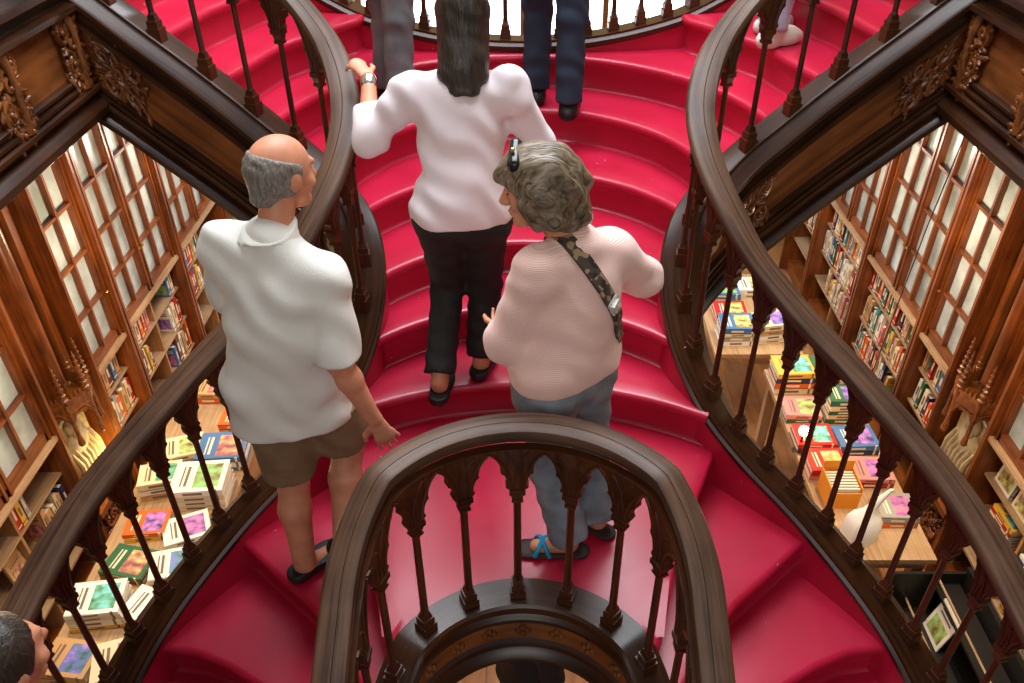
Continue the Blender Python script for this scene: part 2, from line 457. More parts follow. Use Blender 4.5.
# the landing between the two lower flights
m = MB()
l0 = [(.41, 1.52), (.466, 1.62), (.594, 2.047), (.728, 2.33), (.84, 2.58)]
n = 31
rows = []
L = resample([(-x, y) for x, y in l0], n); Rr = resample(l0, n)
land_mid = []
for i in range(n):
    l, r = V(L[i]), V(Rr[i]); t = i / (n - 1)
    row = []
    for j in range(25):
        s = j / 24
        x = l[0] + (r[0] - l[0]) * s
        y = l[1] + (r[1] - l[1]) * s
        a = 1 - (2 * s - 1) ** 2
        y += (1 - t) * (1.31 + math.sqrt(max(0, .46 ** 2 - (x * .40 / .41) ** 2)) - (1.31 + math.sqrt(.46 ** 2 - .16))) + a * .24 * t ** 2      # follows the well, then the first riser
        row.append((x, y))
    rows.append(row)
z0 = 0.0
for sgn in (0,):
    b = len(m.v)
    # outline: nosing roll on both open sides
    prof = []
    W = 25
    for i in range(n):
        t0 = V(L[max(i - 1, 0)]); t1 = V(L[min(i + 1, n - 1)])
        tg = (t1 - t0).normalized(); nin = V((tg[1], -tg[0]))
        if nin[0] < 0: nin = -nin
        lf = []
        f = V(L[i])
        lf.append((f + nin * .014, -RISE - .1)); lf.append((f + nin * .014, -RISE - .001)); lf.append((f + nin * .032, -RISE + .014)); lf.append((f + nin * .032, -.06))
        for k in range(7, 0, -1):
            an = math.pi / 2 + math.pi * k / 8
            lf.append((f + nin * (.024 + .024 * math.cos(an)), -.024 + .024 * math.sin(an)))
        secv = [V((q[0], q[1], zz)) for q, zz in lf]
        mid = [V((x, y, 0)) for x, y in rows[i][1:-1]]
        rt = [V((-q[0], q[1], q[2])) for q in reversed(secv)]
        full = secv + mid + rt
        m.v += full
        C_ = len(full)
        if i:
            for k in range(C_ - 1):
                m.face((b + (i - 1) * C_ + k, b + (i - 1) * C_ + k + 1, b + i * C_ + k + 1, b + i * C_ + k))
o = m.build('landing', RED, None, smooth=True, angle=50); adopt(stair, o)
# painted skirting under the kerbs
for sg in (1, -1):
    m = MB()
    m.sweep(SP[sg].frames(0, None, .05), [(-.012, -.60), (-.012, -.05), (.01, -.05), (.01, -.60)])
    adopt(stair, m.build('skirting', RED, None, smooth=True))
BACK = catmull([(-2.05, 4.72, 1.80), (-1.7, 4.72, 1.68), (-1.35, 4.69, 1.50), (-1.05, 4.63, 1.34), (-.8, 4.575, 1.245), (-.4, 4.53, 1.165), (0, 4.515, 1.14), (.4, 4.53, 1.165),
                (.8, 4.575, 1.245), (1.05, 4.63, 1.34), (1.35, 4.69, 1.50), (1.7, 4.72, 1.68), (2.05, 4.72, 1.80)], 8)
BP = Path([(p[0], p[1], p[2], .74) for p in BACK], -1)
m = MB(); m.sweep(BP.frames(0, None, .05), [(-.012, -.50), (-.012, -.04), (.01, -.04), (.01, -.50)]); adopt(stair, m.build('skirting', RED, None, smooth=True))

# ------------------------------------------------------------------ balustrades
for sg, where in ((1, 'right'), (-1, 'left')):
    P = SP[sg]
    root = empty('stair_balustrade', (sg * .7, 2.9, .4))
    other = 'beside the man in white' if sg < 0 else 'farther from the man in white'
    tag(root, ('S-curved dark oak stair balustrade with gothic arches, %s' % other), 'balustrade', 'long curved stair balustrades')
    m = MB(); m.sweep(P.frames(0, None, .035), FASCIA_TOP); a = m.build('string', OAK, None, smooth=True, angle=30)
    m = MB(); m.sweep(P.frames(0, None, .035, off=0), [(.105, -.43), (.116, -.43), (.116, -.19), (.105, -.19)]); b = m.build('panel', OAKP, None, smooth=True, angle=30)
    m = MB(); m.sweep(P.frames(0, None, .03, off=.065, useh=True), RAILPROF); c = m.build('handrail', RAIL, None, smooth=True, angle=40)
    m.v and None
    adopt(root, a, b, c)
    us = []; u = .06
    while u < P.len - .12:
        us.append(u)
        y = P.at(u)[1]
        u += .148 if y < 2.5 else (.165 if y < 3.3 else .19)
    k0 = len(col.objects)
    hold = []
    for i, u in enumerate(us):
        half = .5 * min((us[i + 1] - u) if i + 1 < len(us) else 9, (u - us[i - 1]) if i else 9)
        hold.append(baluster(P, u, half, None, .072))
    adopt(root, *hold)
    # carved ends of the sloping panel
    for (uu, w, h, sd) in ((P.len - .95, .24, .26, 3), (P.len - .22, .24, .26, 4)):
        p, d, o_, sl = P.frame(uu)
        ux = V((d[0], d[1], sl)).normalized(); nz = V((o_[0], o_[1], 0)); 
        ob = carving('carved_leaves', None, (p[0] + o_[0] * .118, p[1] + o_[1] * .118, p[2] - .305), ux, (0, 0, 1), nz, w, h, sd * 10 + sg)
        adopt(root, ob)

# well balustrade ----------------------------------------------------
def well_pts():
    out = []
    for i in range(0, 121):
        a = math.radians(-150 + 300 * i / 120)         # 0 = apex, away from the camera
        R = .452
        x = R * math.sin(a) * (1 + .0 * abs(a)); y = 1.31 + (R + .02) * math.cos(a)
        if abs(a) > math.pi / 2:
            k = 1 if a > 0 else -1
            x = k * (R + .02 * (abs(a) - math.pi / 2)); y = 1.31 - .62 * (abs(a) - math.pi / 2)
        s = abs(a)
        e = max(0, s - .95)
        z = .05 - .30 * e - .05 * e * e
        out.append((x, y, z, .766))
    return out
WP = Path(well_pts(), -1)
root = empty('well_balustrade', (0, 1.31, 0))
tag(root, 'horseshoe-shaped dark oak balustrade round the open stairwell, in front of the landing', 'balustrade')
WPROF = [(.062, -.30), (.064, -.035), (.068, -.02), (.062, 0), (-.048, 0), (-.058, -.008), (-.058, -.024), (-.046, -.032), (-.046, -.055), (-.036, -.07), (-.050, -.085), (-.052, -.10), (-.036, -.11), (-.034, -.205),
         (-.052, -.215), (-.056, -.235), (-.044, -.245), (-.062, -.256), (-.078, -.275), (-.078, -.29), (-.06, -.302)]
m = MB(); m.sweep(WP.frames(0, None, .03), WPROF); a = m.build('string', OAK, None, smooth=True, angle=30)
m = MB(); m.sweep(WP.frames(0, None, .03, off=.040, useh=True), [(-o_ * .82, z * .86) for o_, z in RAILPROF][::-1]); c = m.build('handrail', RAIL, None, smooth=True, angle=40)
m = MB(); m.sweep(WP.frames(0, None, .03), [(-.03, -.205), (-.0405, -.205), (-.0405, -.11), (-.03, -.11)]); b2 = m.build('panel', OAKP, None, smooth=True)
m = MB()                                              # quatrefoils cut along the inner frieze
for k in range(-6, 7):
    u = WP.len / 2 + k * .135
    p, d, o_, sl = WP.frame(u)
    for (du, dv) in ((0, .018), (0, -.018), (.018, 0), (-.018, 0)):
        q, dd, oo, _ = WP.frame(u + du)
        m.ell((q[0] - oo[0] * .041, q[1] - oo[1] * .041, q[2] - .157 + dv), (.014, .014, .014), nu=8, nv=5)
b3 = m.build('carved_leaves', CARVE, None, smooth=True)
adopt(root, a, c, b2, b3)
cen = WP.len / 2
R0 = .46 * math.radians(21.5)
us = [cen + (-.018) + k * R0 for k in range(-6, 7)]
us = [u for u in us if .05 < u < WP.len - .05]
hold = [baluster(WP, u, R0 / 2, None, 0, sq=.054, Hs=.165, rs=.0135) for u in us]
adopt(root, *hold)
# painted skirting on the outside of the well
m = MB(); m.sweep(WP.frames(0, None, .04), [(.050, -.45), (.050, -.06), (.066, -.06), (.066, -.45)])
adopt(stair, m.build('skirting', RED, None, smooth=True))

# back balustrade ------------------------------------------------------
root = empty('landing_balustrade', (0, 4.55, 1.1))
tag(root, 'dark oak balustrade across the back of the top landing, against the bright window', 'balustrade')
m = MB(); m.sweep(BP.frames(0, None, .05), [(-.01, -.50), (-.01, -.06), (-.028, -.05), (-.03, -.025), (-.012, -.012), (-.012, 0), (.10, 0), (.115, -.02), (.10, -.04), (.10, -.50)]); a = m.build('string', OAK, None, smooth=True, angle=30)
m = MB(); m.sweep(BP.frames(0, None, .05, off=.05, useh=True), RAILPROF); c = m.build('handrail', RAIL, None, smooth=True, angle=40)
adopt(root, a, c)
us = [BP.len / 2 + (k + .35) * .147 for k in range(-13, 14)]
adopt(root, *[baluster(BP, u, .0735, None, .045) for u in us if .1 < u < BP.len - .1])

# gallery fronts --------------------------------------------------------
for sg in (1, -1):
    root = empty('gallery_front', (sg * 1.85, 3.0, 1.2))
    tag(root, 'dark carved oak gallery edge above the %s bookcases' % ('right-hand' if sg > 0 else 'left-hand'), 'gallery front')
    GP = Path([(sg * 1.955, y, 1.755, .72) for y in (3.60, 3.2, 2.6, 2.0, 1.0, 0.2)], sg)
    m = MB(); m.sweep(GP.frames(0.11, None, .3), FASCIA_TOP); a = m.build('fascia', OAK, None, smooth=True, angle=30)
    m = MB(); m.sweep(GP.frames(0.11, None, .3), [(.105, -.43), (.116, -.43), (.116, -.19), (.105, -.19)]); b = m.build('panel', OAKP, None)
    m = MB(); m.sweep(GP.frames(0, None, .3, off=.065, useh=True), RAILPROF); c = m.build('handrail', RAIL, None, smooth=True, angle=40)
    adopt(root, a, b, c)
    for k in range(12):
        adopt(root, baluster(GP, .26 + k * .19, .095, None, .072))
    nz = (-sg, 0, 0); X = sg * 1.835
    for (yy, w, h, sd) in ((3.36, .18, .24, 1), (2.86, .20, .30, 2), (2.2, .2, .3, 5)):
        adopt(root, carving('carved_leaves', None, (X, yy, 1.45), (0, 1, 0), (0, 0, 1), nz, w, h, sd + 40 * sg, dens=.8))
        adopt(root, carving('carved_leaves', None, (X, yy + .01, 1.32), (0, 1, 0), (0, 0, 1), nz, w * .8, h * .5, sd + 41 * sg, dens=.6))
        m = MB()
        m.tube([(X - sg * .012, yy + .02, 1.57), (X - sg * .03, yy + .02, 1.5), (X - sg * .032, yy + .02, 1.38), (X - sg * .012, yy + .02, 1.28)], [.022, .014, .014, .024], 8)
        adopt(root, m.build('colonnette', CARVE, None, smooth=True, angle=50))

# ------------------------------------------------------------------ room shell
FZ = -2.45
def shell(name, c, size, mat, rot=None):
    m = MB(); m.box(c, size); o = m.build(name, mat); o['kind'] = 'structure'; return o
m = MB()
for i in range(30):
    x0 = -3.6 + i * .24
    m.box((x0 + .12, 4, FZ - .05), (.236, 14, .1))
o = m.build('floor', FLOORM); o['kind'] = 'structure'
for sg, nm in ((-1, 'left'), (1, 'right')):
    shell('wall_' + nm, (sg * 3.42, 4, 1.3), (.16, 14, 7.6), PLASTER)
    m = MB(); m.box((sg * 2.69, 4.0, 1.42), (1.28, 14, .54)); m.box((sg * 2.69, 4.0, 1.13), (1.27, 14, .05))
    o = m.build('ceiling_' + nm, plain('gallery_soffit', (.20, .09, .03, 1), .6)); o['kind'] = 'structure'
# back wall with a tall shop window
BY = 9.4
m = MB()
m.box((-2.6, BY, 1.3), (1.6, .2, 7.5)); m.box((2.6, BY, 1.3), (1.6, .2, 7.5)); m.box((0, BY, 3.2), (3.6, .2, 3.7)); m.box((0, BY, -2.1), (3.6, .2, .7))
o = m.build('wall_back', PLASTER); o['kind'] = 'structure'
m = MB()
for x in (-1.78, -.9, 0, .9, 1.78): m.box((x, BY - .05, -.2), (.06, .1, 3.1))
for z in (-1.72, -.8, .5, 1.32): m.box((0, BY - .05, z), (3.6, .1, .05))
win = m.build('window_1', CASE); win['kind'] = 'structure'
m = MB(); m.box((0, BY + .02, -.2), (3.56, .02, 3.1)); o = m.build('pane', emit('daylight_glass', (.95, .98, 1, 1), 5.5), win)

# ------------------------------------------------------------------ bookcases
CX = 3.0
shelf_z = [-1.42, -1.73, -2.03, -2.33]
def bookcase(sg, y0, y1, ndoors, label, open_from=0):
    root = empty('bookcase', (sg * (CX + .15), (y0 + y1) / 2, FZ))
    tag(root, label, 'bookcase', 'tall glazed bookcases along the walls')
    X = lambda d: sg * (CX + d)
    ymid = (y0 + y1) / 2; L = y1 - y0
    m = MB()
    for y in (y0 + .023, y1 - .023):
        m.box((X(.13), y, -.68), (.34, .042, 3.54)); m.box((X(-.05), y, -.68), (.03, .026, 3.54))
    m.box((X(.16), ymid, FZ + .06), (.30, L - .1, .12))
    a = m.build('carcass', CASE, None)
    m = MB(); m.box((X(.325), ymid, -.68), (.02, L - .004, 3.5)); bk = m.build('back_panel', CASEIN, None)
    m = MB(); m.box((X(.10), ymid, -1.125), (.30, L - .08, .022)); m.box((X(.11), ymid, -1.15), (.26, L - .08, .02)); m.box((X(-.03), ymid, -1.112), (.03, L - .06, .016))
    c = m.build('ledge', SHELF, None)
    adopt(root, a, bk, c)
    for z in shelf_z:
        m = MB(); m.box((X(.17), ymid, z - .011), (.28, L - .08, .018)); adopt(root, m.build('shelf', SHELF, None))
    ym = ymid if L > .9 else None
    if L > .9:
        m = MB(); m.box((X(.17), y0 + L * .5, -1.79), (.27, .022, 1.24)); adopt(root, m.build('divider', CASEIN, None))
    w = (L - .085) / ndoors; zt, zb = 1.08, -1.10
    for k in range(ndoors):
        a0 = y0 + .0425 + k * w; a1 = a0 + w
        m = MB()
        for y in (a0 + .026, a1 - .026): m.box((X(.005), y, (zt + zb) / 2), (.045, .05, zt - zb)); m.box((X(-.022), y, (zt + zb) / 2), (.012, .022, zt - zb))
        for z in (zb + .03, zt - .03): m.box((X(.005), (a0 + a1) / 2, z), (.045, w, .06))
        m.box((X(.002), (a0 + a1) / 2, (zt + zb) / 2), (.04, .022, zt - zb))
        z = zb + .38
        while z < zt - .1:
            m.box((X(.004), (a0 + a1) / 2, z), (.034, w, .022)); z += .35
        d = m.build('glazed_door', CASE, None)
        m = MB(); m.box((X(.028), (a0 + a1) / 2, (zt + zb) / 2), (.006, w - .05, zt - zb - .05)); g = m.build('glass', GLAZE, None)
        g.parent = d
        m = MB(); m.ell((X(-.035), a1 - .026 if k == 0 else a0 + .026, -.72), (.014, .014, .014)); h = m.build('knob', plain('brass', (.5, .3, .08, 1), .3, metal=1), None); h.parent = d
        adopt(root, d)
    return root
BAYS = [(2.72, 3.86, 2, 'nearest the foot of the stairs'), (4.41, 4.98, 1, 'a narrow single-door one beside the carved pilaster'),
        (4.98, 6.12, 2, 'second beyond the carved pilaster'), (6.12, 7.30, 2, 'third beyond the carved pilaster'), (7.30, 8.10, 1, 'deepest in by the back wall')]
for sg in (-1, 1):
    side = 'left' if sg < 0 else 'right'
    for (y0, y1, nd, ds) in BAYS:
        bookcase(sg, y0, y1, nd, 'oak glazed bookcase on the %s wall, %s' % (side, ds))

# carved pilaster with pinnacled canopy, writer's relief and pedestal
def pilaster(sg):
    side = 'left' if sg < 0 else 'right'
    root = empty('pilaster', (sg * 3.1, 4.13, FZ))
    tag(root, 'carved oak pilaster with spiky canopy over a relief on the %s wall' % side, 'pilaster')
    X = lambda d: sg * (CX + d)
    m = MB(); m.box((X(.2), 4.13, -.68), (.2, .46, 3.54)); a = m.build('backing', PLASTER, None)
    m = MB()
    for y, r in ((4.10, .075), (4.02, .022), (4.18, .022), (4.335, .04), (3.94, .03)):
        m.box((X(.09 if r < .07 else .06), y, .1), (.09, r * 1.6, 2.3))
    m.tube([(X(.0), 4.10, -.9), (X(.0), 4.10, 1.1)], .045, 10)
    b = m.build('shaft', CASE, None, smooth=True, angle=40)
    # canopy: half-octagon crown with a row of teeth and hanging pinnacles
    m = MB(); teeth = MB()
    ring = [(-.20, .06), (-.15, -.08), (0, -.15), (.15, -.08), (.20, .06)]
    for i in range(4):
        (ya, xa), (yb, xb) = ring[i], ring[i + 1]
        pa, pb = V((X(xa), 4.12 + ya, -.98)), V((X(xb), 4.12 + yb, -.98))
        dv = pb - pa; ln = dv.length; mid = (pa + pb) / 2
        ang = math.atan2(dv[1], dv[0])
        M = Matrix.Translation(mid) @ Matrix.Rotation(ang, 4, 'Z')
        m.box((0, 0, -.03), (ln, .02, .10), M); m.box((0, 0, -.10), (ln * .98, .014, .02), M)
        for k in range(5):
            t = (k + .5) / 5
            teeth.box((-ln / 2 + ln * t, 0, .035), (.018, .024, .05), M, taper=.4)
        arch = [M @ V((ln * (-.48 + .96 * k / 10), 0, -.16 + .10 * math.sin(math.pi * k / 10))) for k in range(11)]
        m.tube(arch, .012, 6)
    m.prism([(X(xx), 4.12 + yy, -1.075) for yy, xx in ring], [(X(xx), 4.12 + yy, -1.06) for yy, xx in ring])
    for (y, x) in ring:
        m.tube([(X(x), 4.12 + y, -1.30), (X(x), 4.12 + y, -1.24), (X(x), 4.12 + y, -1.05), (X(x), 4.12 + y, -.98)], [.022, .014, .014, .02], 7)
        m.ell((X(x), 4.12 + y, -1.31), (.024, .024, .024), nu=7, nv=5)
        z = -.96
        m.tube([(X(x), 4.12 + y, z), (X(x), 4.12 + y, z + .30)], [.020, .004], 6)
        for k in range(7):
            teeth.ell((X(x), 4.12 + y, z + .02 + .04 * k), (.030 - .003 * k, .030 - .003 * k, .012), nu=7, nv=4)
    c = m.build('canopy', CARVE, None, smooth=True, angle=40); d = teeth.build('crockets', CARVE, None, smooth=True, angle=40)
    # relief of a draped bust
    m = MB()
    m.box((X(.10), 4.13, -1.50), (.03, .40, .75)); pl = m.build('plaque', STONE, None)
    m = MB(); Mx = None
    rx = lambda d, y, z: (X(.085 - d), 4.13 + y, -1.5 + z)
    m.ell(rx(.03, 0, .20), (.05, .065, .085), nu=12, nv=9)
    m.ell(rx(.06, -.03, .165), (.03, .03, .05)); m.ell(rx(.02, 0, .05), (.05, .13, .10), nu=12, nv=8); m.ell(rx(.01, 0, -.08), (.05, .16, .14), nu=12, nv=8)
    for k in range(7):
        y0 = -.14 + .045 * k
        m.tube([rx(.045, y0, .06), rx(.06, y0 + .03, -.06), rx(.05, y0 + .05, -.2), rx(.03, y0 + .04, -.3)], [.012, .018, .018, .01], 6)
    m.tube([rx(.03, -.16, .30), rx(.04, -.06, .33), rx(.04, .06, .33), rx(.03, .16, .30)], .016, 6)
    e = m.build('bust_relief', STONE, None, smooth=True)
    # pedestal
    m = MB(); m.box((X(.10), 4.13, -2.20), (.22, .44, .50)); m.box((X(.08), 4.13, -1.93), (.28, .50, .05)); m.box((X(.08), 4.13, FZ + .05), (.28, .50, .1))
    f = m.build('pedestal', CASE, None)
    adopt(root, a, b, c, d, pl, e, f)
    adopt(root, carving('carved_leaves', None, (X(-.012), 4.13, -2.18), (0, 1, 0), (0, 0, 1), (-sg, 0, 0), .40, .42, 77 + sg, CASE, 1.6))
    return root
pilaster(-1); pilaster(1)

# ------------------------------------------------------------------ books
COLS = {'red': (176, 30, 28), 'orange': (214, 96, 34), 'yellow': (222, 172, 60), 'cream': (226, 208, 170), 'white': (232, 228, 216), 'brown': (112, 66, 40), 'black': (34, 32, 34),
        'navy': (38, 46, 92), 'blue': (70, 110, 160), 'green': (50, 98, 66), 'teal': (60, 140, 140), 'grey': (150, 146, 140), 'maroon': (96, 26, 34), 'pink': (214, 132, 130), 'tan': (196, 152, 100), 'purple': (92, 60, 110)}
PAPER = plain('paper', (.78, .72, .60, 1), .8)
def cover_mat(name, c):
    """plain spine with a paler title band; the boards carry a picture block and title rules"""
    m, nt, b = newmat('cover_' + name)
    b.inputs['Roughness'].default_value = .42
    L = nt.links.new
    def math_(op, a, v=None):
        n = nt.nodes.new('ShaderNodeMath'); n.operation = op
        L(a, n.inputs[0])
        if v is not None:
            if isinstance(v, (int, float)): n.inputs[1].default_value = v
            else: L(v, n.inputs[1])
        return n.outputs[0]
    def band(x, lo, hi): return math_('MULTIPLY', math_('GREATER_THAN', x, lo), math_('LESS_THAN', x, hi))
    tc = nt.nodes.new('ShaderNodeTexCoord'); sp = nt.nodes.new('ShaderNodeSeparateXYZ'); L(tc.outputs['Generated'], sp.inputs[0])
    x, y, z = sp.outputs
    info = nt.nodes.new('ShaderNodeObjectInfo'); rnd = info.outputs['Random']
    pic = math_('MULTIPLY', band(y, .12, .88), band(z, .10, .58))
    ttl = math_('MULTIPLY', band(y, .18, .82), math_('ADD', band(z, .70, .755), band(z, .80, .83)))
    spn = math_('MULTIPLY', math_('LESS_THAN', y, .03), math_('ADD', math_('MULTIPLY', band(x, .3, .7), band(z, .38, .74)), band(z, .10, .15)))
    n = nt.nodes.new('ShaderNodeTexNoise'); n.inputs['Scale'].default_value = 5; n.inputs['Detail'].default_value = 3
    ad = nt.nodes.new('ShaderNodeVectorMath'); ad.operation = 'ADD'; L(tc.outputs['Generated'], ad.inputs[0]); L(rnd, ad.inputs[1]); L(ad.outputs[0], n.inputs['Vector'])
    hs = nt.nodes.new('ShaderNodeHueSaturation'); hs.inputs['Color'].default_value = (.50, .24, .16, 1); hs.inputs['Value'].default_value = 1
    L(math_('ADD', rnd, math_('MULTIPLY', n.outputs['Fac'], .5)), hs.inputs['Hue'])
    vv = nt.nodes.new('ShaderNodeMapRange'); vv.inputs['From Min'].default_value = .3; vv.inputs['From Max'].default_value = .7; vv.inputs['To Min'].default_value = .25; vv.inputs['To Max'].default_value = 1.5
    L(n.outputs['Fac'], vv.inputs['Value']); L(vv.outputs['Result'], hs.inputs['Value'])
    lum = .3 * c[0] + .6 * c[1] + .1 * c[2]
    m1 = nt.nodes.new('ShaderNodeMix'); m1.data_type = 'RGBA'; m1.inputs['A'].default_value = c; L(pic, m1.inputs['Factor']); L(hs.outputs['Color'], m1.inputs['B'])
    m2 = nt.nodes.new('ShaderNodeMix'); m2.data_type = 'RGBA'; L(m1.outputs['Result'], m2.inputs['A']); L(math_('ADD', ttl, spn), m2.inputs['Factor'])
    m2.inputs['B'].default_value = (.16, .11, .08, 1) if lum > .35 else (.75, .66, .48, 1)
    L(m2.outputs['Result'], b.inputs['Base Color'])
    return m
BOOKME = {}
for nm, c in COLS.items():
    m = MB(); t = .07
    m.box((t / 2, .5, .5), (t, 1, 1)); m.box((1 - t / 2, .5, .5), (t, 1, 1)); m.box((.5, .02, .5), (1, .04, 1))
    m.box((.5, .5, .5), (1 - 2 * t, .92, .96), mi=1)
    o = m.build('book', [cover_mat(nm, lin(*c)), PAPER]); BOOKME[nm] = o.data
    bpy.data.objects.remove(o)
ORD = ['first', 'second', 'third', 'fourth', 'fifth', 'sixth', 'seventh', 'eighth', 'ninth', 'tenth', 'eleventh', 'twelfth', '13th', '14th', '15th', '16th', '17th', '18th', '19th', '20th', '21st', '22nd', '23rd', '24th', '25th', '26th', '27th', '28th', '29th', '30th', '31st', '32nd', '33rd', '34th', '35th', '36th', '37th', '38th', '39th', '40th']
def put_book(nm, label, group, M):
    o = bpy.data.objects.new('book', BOOKME[nm]); col.objects.link(o); o.matrix_world = M
    tag(o, label, 'book', group); return o
rb = random.Random(21)
names = list(COLS); wts = [9, 7, 5, 12, 12, 5, 5, 4, 4, 4, 2, 5, 4, 4, 8, 2]
ROWN = {0: 'top open shelf', 1: 'second open shelf', 2: 'third open shelf'}
BAYN = {1: 'narrow %s bookcase', 2: 'second %s bookcase', 3: 'third %s bookcase', 0: 'nearest %s bookcase', 4: 'farthest %s bookcase'}
def fill(sg, bay, row, y0, y1, hmin=.185, hmax=.265, dens=1.0, skip=()):
    side = 'left' if sg < 0 else 'right'
    y = y0; i = 0; z = shelf_z[row]
    rot = Matrix.Rotation(math.radians(-90 * sg), 4, 'Z')
    while y < y1:
        t = rb.uniform(.030, .058); h = rb.uniform(hmin, hmax); d = rb.uniform(.13, .17)
        nm = rb.choices(names, wts)[0]
        if y + t > y1: break
        if any(a < y < b for a, b in skip): y += t; continue
        lean = rb.choice([0, 0, 0, 0, .06, -.05]) * dens
        x = sg * (CX + .030 + rb.uniform(0, .018))
        # local x -> along the wall; keep the book's span [y, y+t]
        yy = y + t if sg > 0 else y
        M = Matrix.Translation((x, yy, z + .002)) @ rot @ Matrix.Rotation(lean, 4, 'Y') @ Matrix.Diagonal((t, d, h, 1))
        size = 'slim' if t < .037 else ('thick' if t > .05 else 'upright')
        put_book(nm, '%s %s book, %s from near end, %s, %s' % (size, nm, ORD[min(i, 39)], ROWN[row], BAYN[bay] % side), 'books on the %s wall shelves' % side, M)
        y += t + (.004 if abs(lean) < .01 else .014) + (rb.uniform(.02, .05) if rb.random() < .05 else 0); i += 1
for sg in (-1, 1):
    e = .06
    fill(sg, 1, 0, 4.41 + e, 4.98 - e); fill(sg, 1, 1, 4.41 + e, 4.98 - e)
    if sg < 0:
        fill(sg, 2, 0, 4.98 + e, 5.48); fill(sg, 2, 1, 4.98 + e, 5.36); fill(sg, 2, 0, 5.90, 6.06); fill(sg, 2, 1, 5.82, 6.06); fill(sg, 2, 2, 5.7, 6.06)
        fill(sg, 3, 0, 6.12 + e, 6.7); fill(sg, 3, 1, 6.12 + e, 6.66); fill(sg, 3, 2, 6.12 + e, 6.4)
    else:
        fill(sg, 2, 0, 5.2, 6.06); fill(sg, 2, 1, 4.98 + e, 6.06); fill(sg, 2, 2, 5.3, 6.06)
        fill(sg, 3, 0, 6.12 + e, 7.24); fill(sg, 3, 1, 6.12 + e, 7.24); fill(sg, 3, 2, 6.3, 7.0)
        fill(sg, 4, 0, 7.36, 7.6); fill(sg, 4, 1, 7.36, 7.9)
fill(-1, 0, 0, 3.30, 3.45, skip=()); fill(1, 0, 2, 2.78, 3.24); fill(1, 0, 0, 2.78, 3.22); fill(1, 0, 1, 2.78, 2.98); fill(-1, 0, 1, 3.5, 3.8)

def face_out(sg, y, z, w, h, nm, label):
    x = sg * (CX + .06)
    rot = Matrix.Rotation(0 if sg > 0 else math.pi, 4, 'Z')
    M = Matrix.Translation((x, y - sg * w / 2, z + .002)) @ rot @ Matrix.Rotation(.12, 4, 'Y') @ Matrix.Diagonal((.02, w, h, 1))
    put_book(nm, label, 'books shown face-out', M)
face_out(1, 3.66, -1.42, .19, .235, 'white', 'white book with pale cover shown face-out, top shelf, nearest right bookcase')
face_out(1, 3.44, -1.42, .18, .225, 'cream', 'cream book face-out beside the white one, top shelf, nearest right bookcase')
face_out(1, 4.60, -1.42, .17, .24, 'yellow', 'pale yellow book face-out, top shelf, narrow right bookcase')
face_out(1, 5.08, -1.42, .14, .2, 'cream', 'cream book face-out at near end, top shelf, second right bookcase')
face_out(-1, 3.2, -1.73, .16, .22, 'tan', 'tan book face-out on second shelf of nearest left bookcase')
def lying(sg, y, row, n, nms, tag_):
    z = shelf_z[row]
    for i in range(n):
        t = rb.uniform(.02, .032); nm = nms[i % len(nms)]
        M = Matrix.Translation((sg * (CX + .04), y + rb.uniform(-.006, .006), z + .002)) @ Matrix.Rotation(math.radians(-90 * sg), 4, 'Z') @ Matrix.Rotation(math.radians(-90), 4, 'Y') @ Matrix.Translation((0, 0, -.12)) @ Matrix.Diagonal((t, .16, .24, 1))
        put_book(nm, '%s book, %s, lying stack %s' % (nm, 'top' if i == n - 1 else ORD[i] + ' from bottom', tag_), 'books lying in stacks on shelves', M); z += t + .002
lying(1, 3.52, 1, 7, ['cream', 'red', 'white', 'teal', 'cream', 'red', 'yellow'], 'on second shelf, nearest right bookcase')
lying(1, 3.14, 1, 6, ['green', 'white', 'red', 'cream', 'navy', 'white'], 'nearer the stairs, second shelf, nearest right bookcase')
lying(1, 3.42, 2, 5, ['white', 'blue', 'cream', 'green', 'white'], 'on third shelf, nearest right bookcase')
# ------------------------------------------------------------------ display tables
TZ = -1.62
def table(sg, x0, x1, y0, y1, label):
    root = empty('display_table', (sg * (x0 + x1) / 2, (y0 + y1) / 2, FZ)); tag(root, label, 'table')
    m = MB(); m.box((sg * (x0 + x1) / 2, (y0 + y1) / 2, TZ - .02), (x1 - x0, y1 - y0, .04)); m.box((sg * (x0 + x1) / 2, (y0 + y1) / 2, TZ - .09), (x1 - x0 - .1, y1 - y0 - .1, .10))
    parts = [m.build('tabletop', TABLEW, None)]
    for x in (x0 + .07, x1 - .07):
        for y in (y0 + .07, y1 - .07):
            m = MB(); m.box((sg * x, y, (TZ + FZ) / 2 - .04), (.07, .07, TZ - FZ - .08)); parts.append(m.build('leg', TABLEW, None))
    adopt(root, *parts)
table(-1, 1.92, 2.62, 2.25, 5.05, 'pale wooden display table piled with books under the left gallery')
table(1, 1.93, 2.55, 3.26, 5.15, 'pale wooden display table piled with books under the right gallery')
table(1, 1.58, 2.30, 5.35, 6.60, 'wooden book table behind the right stair curve, near the back')
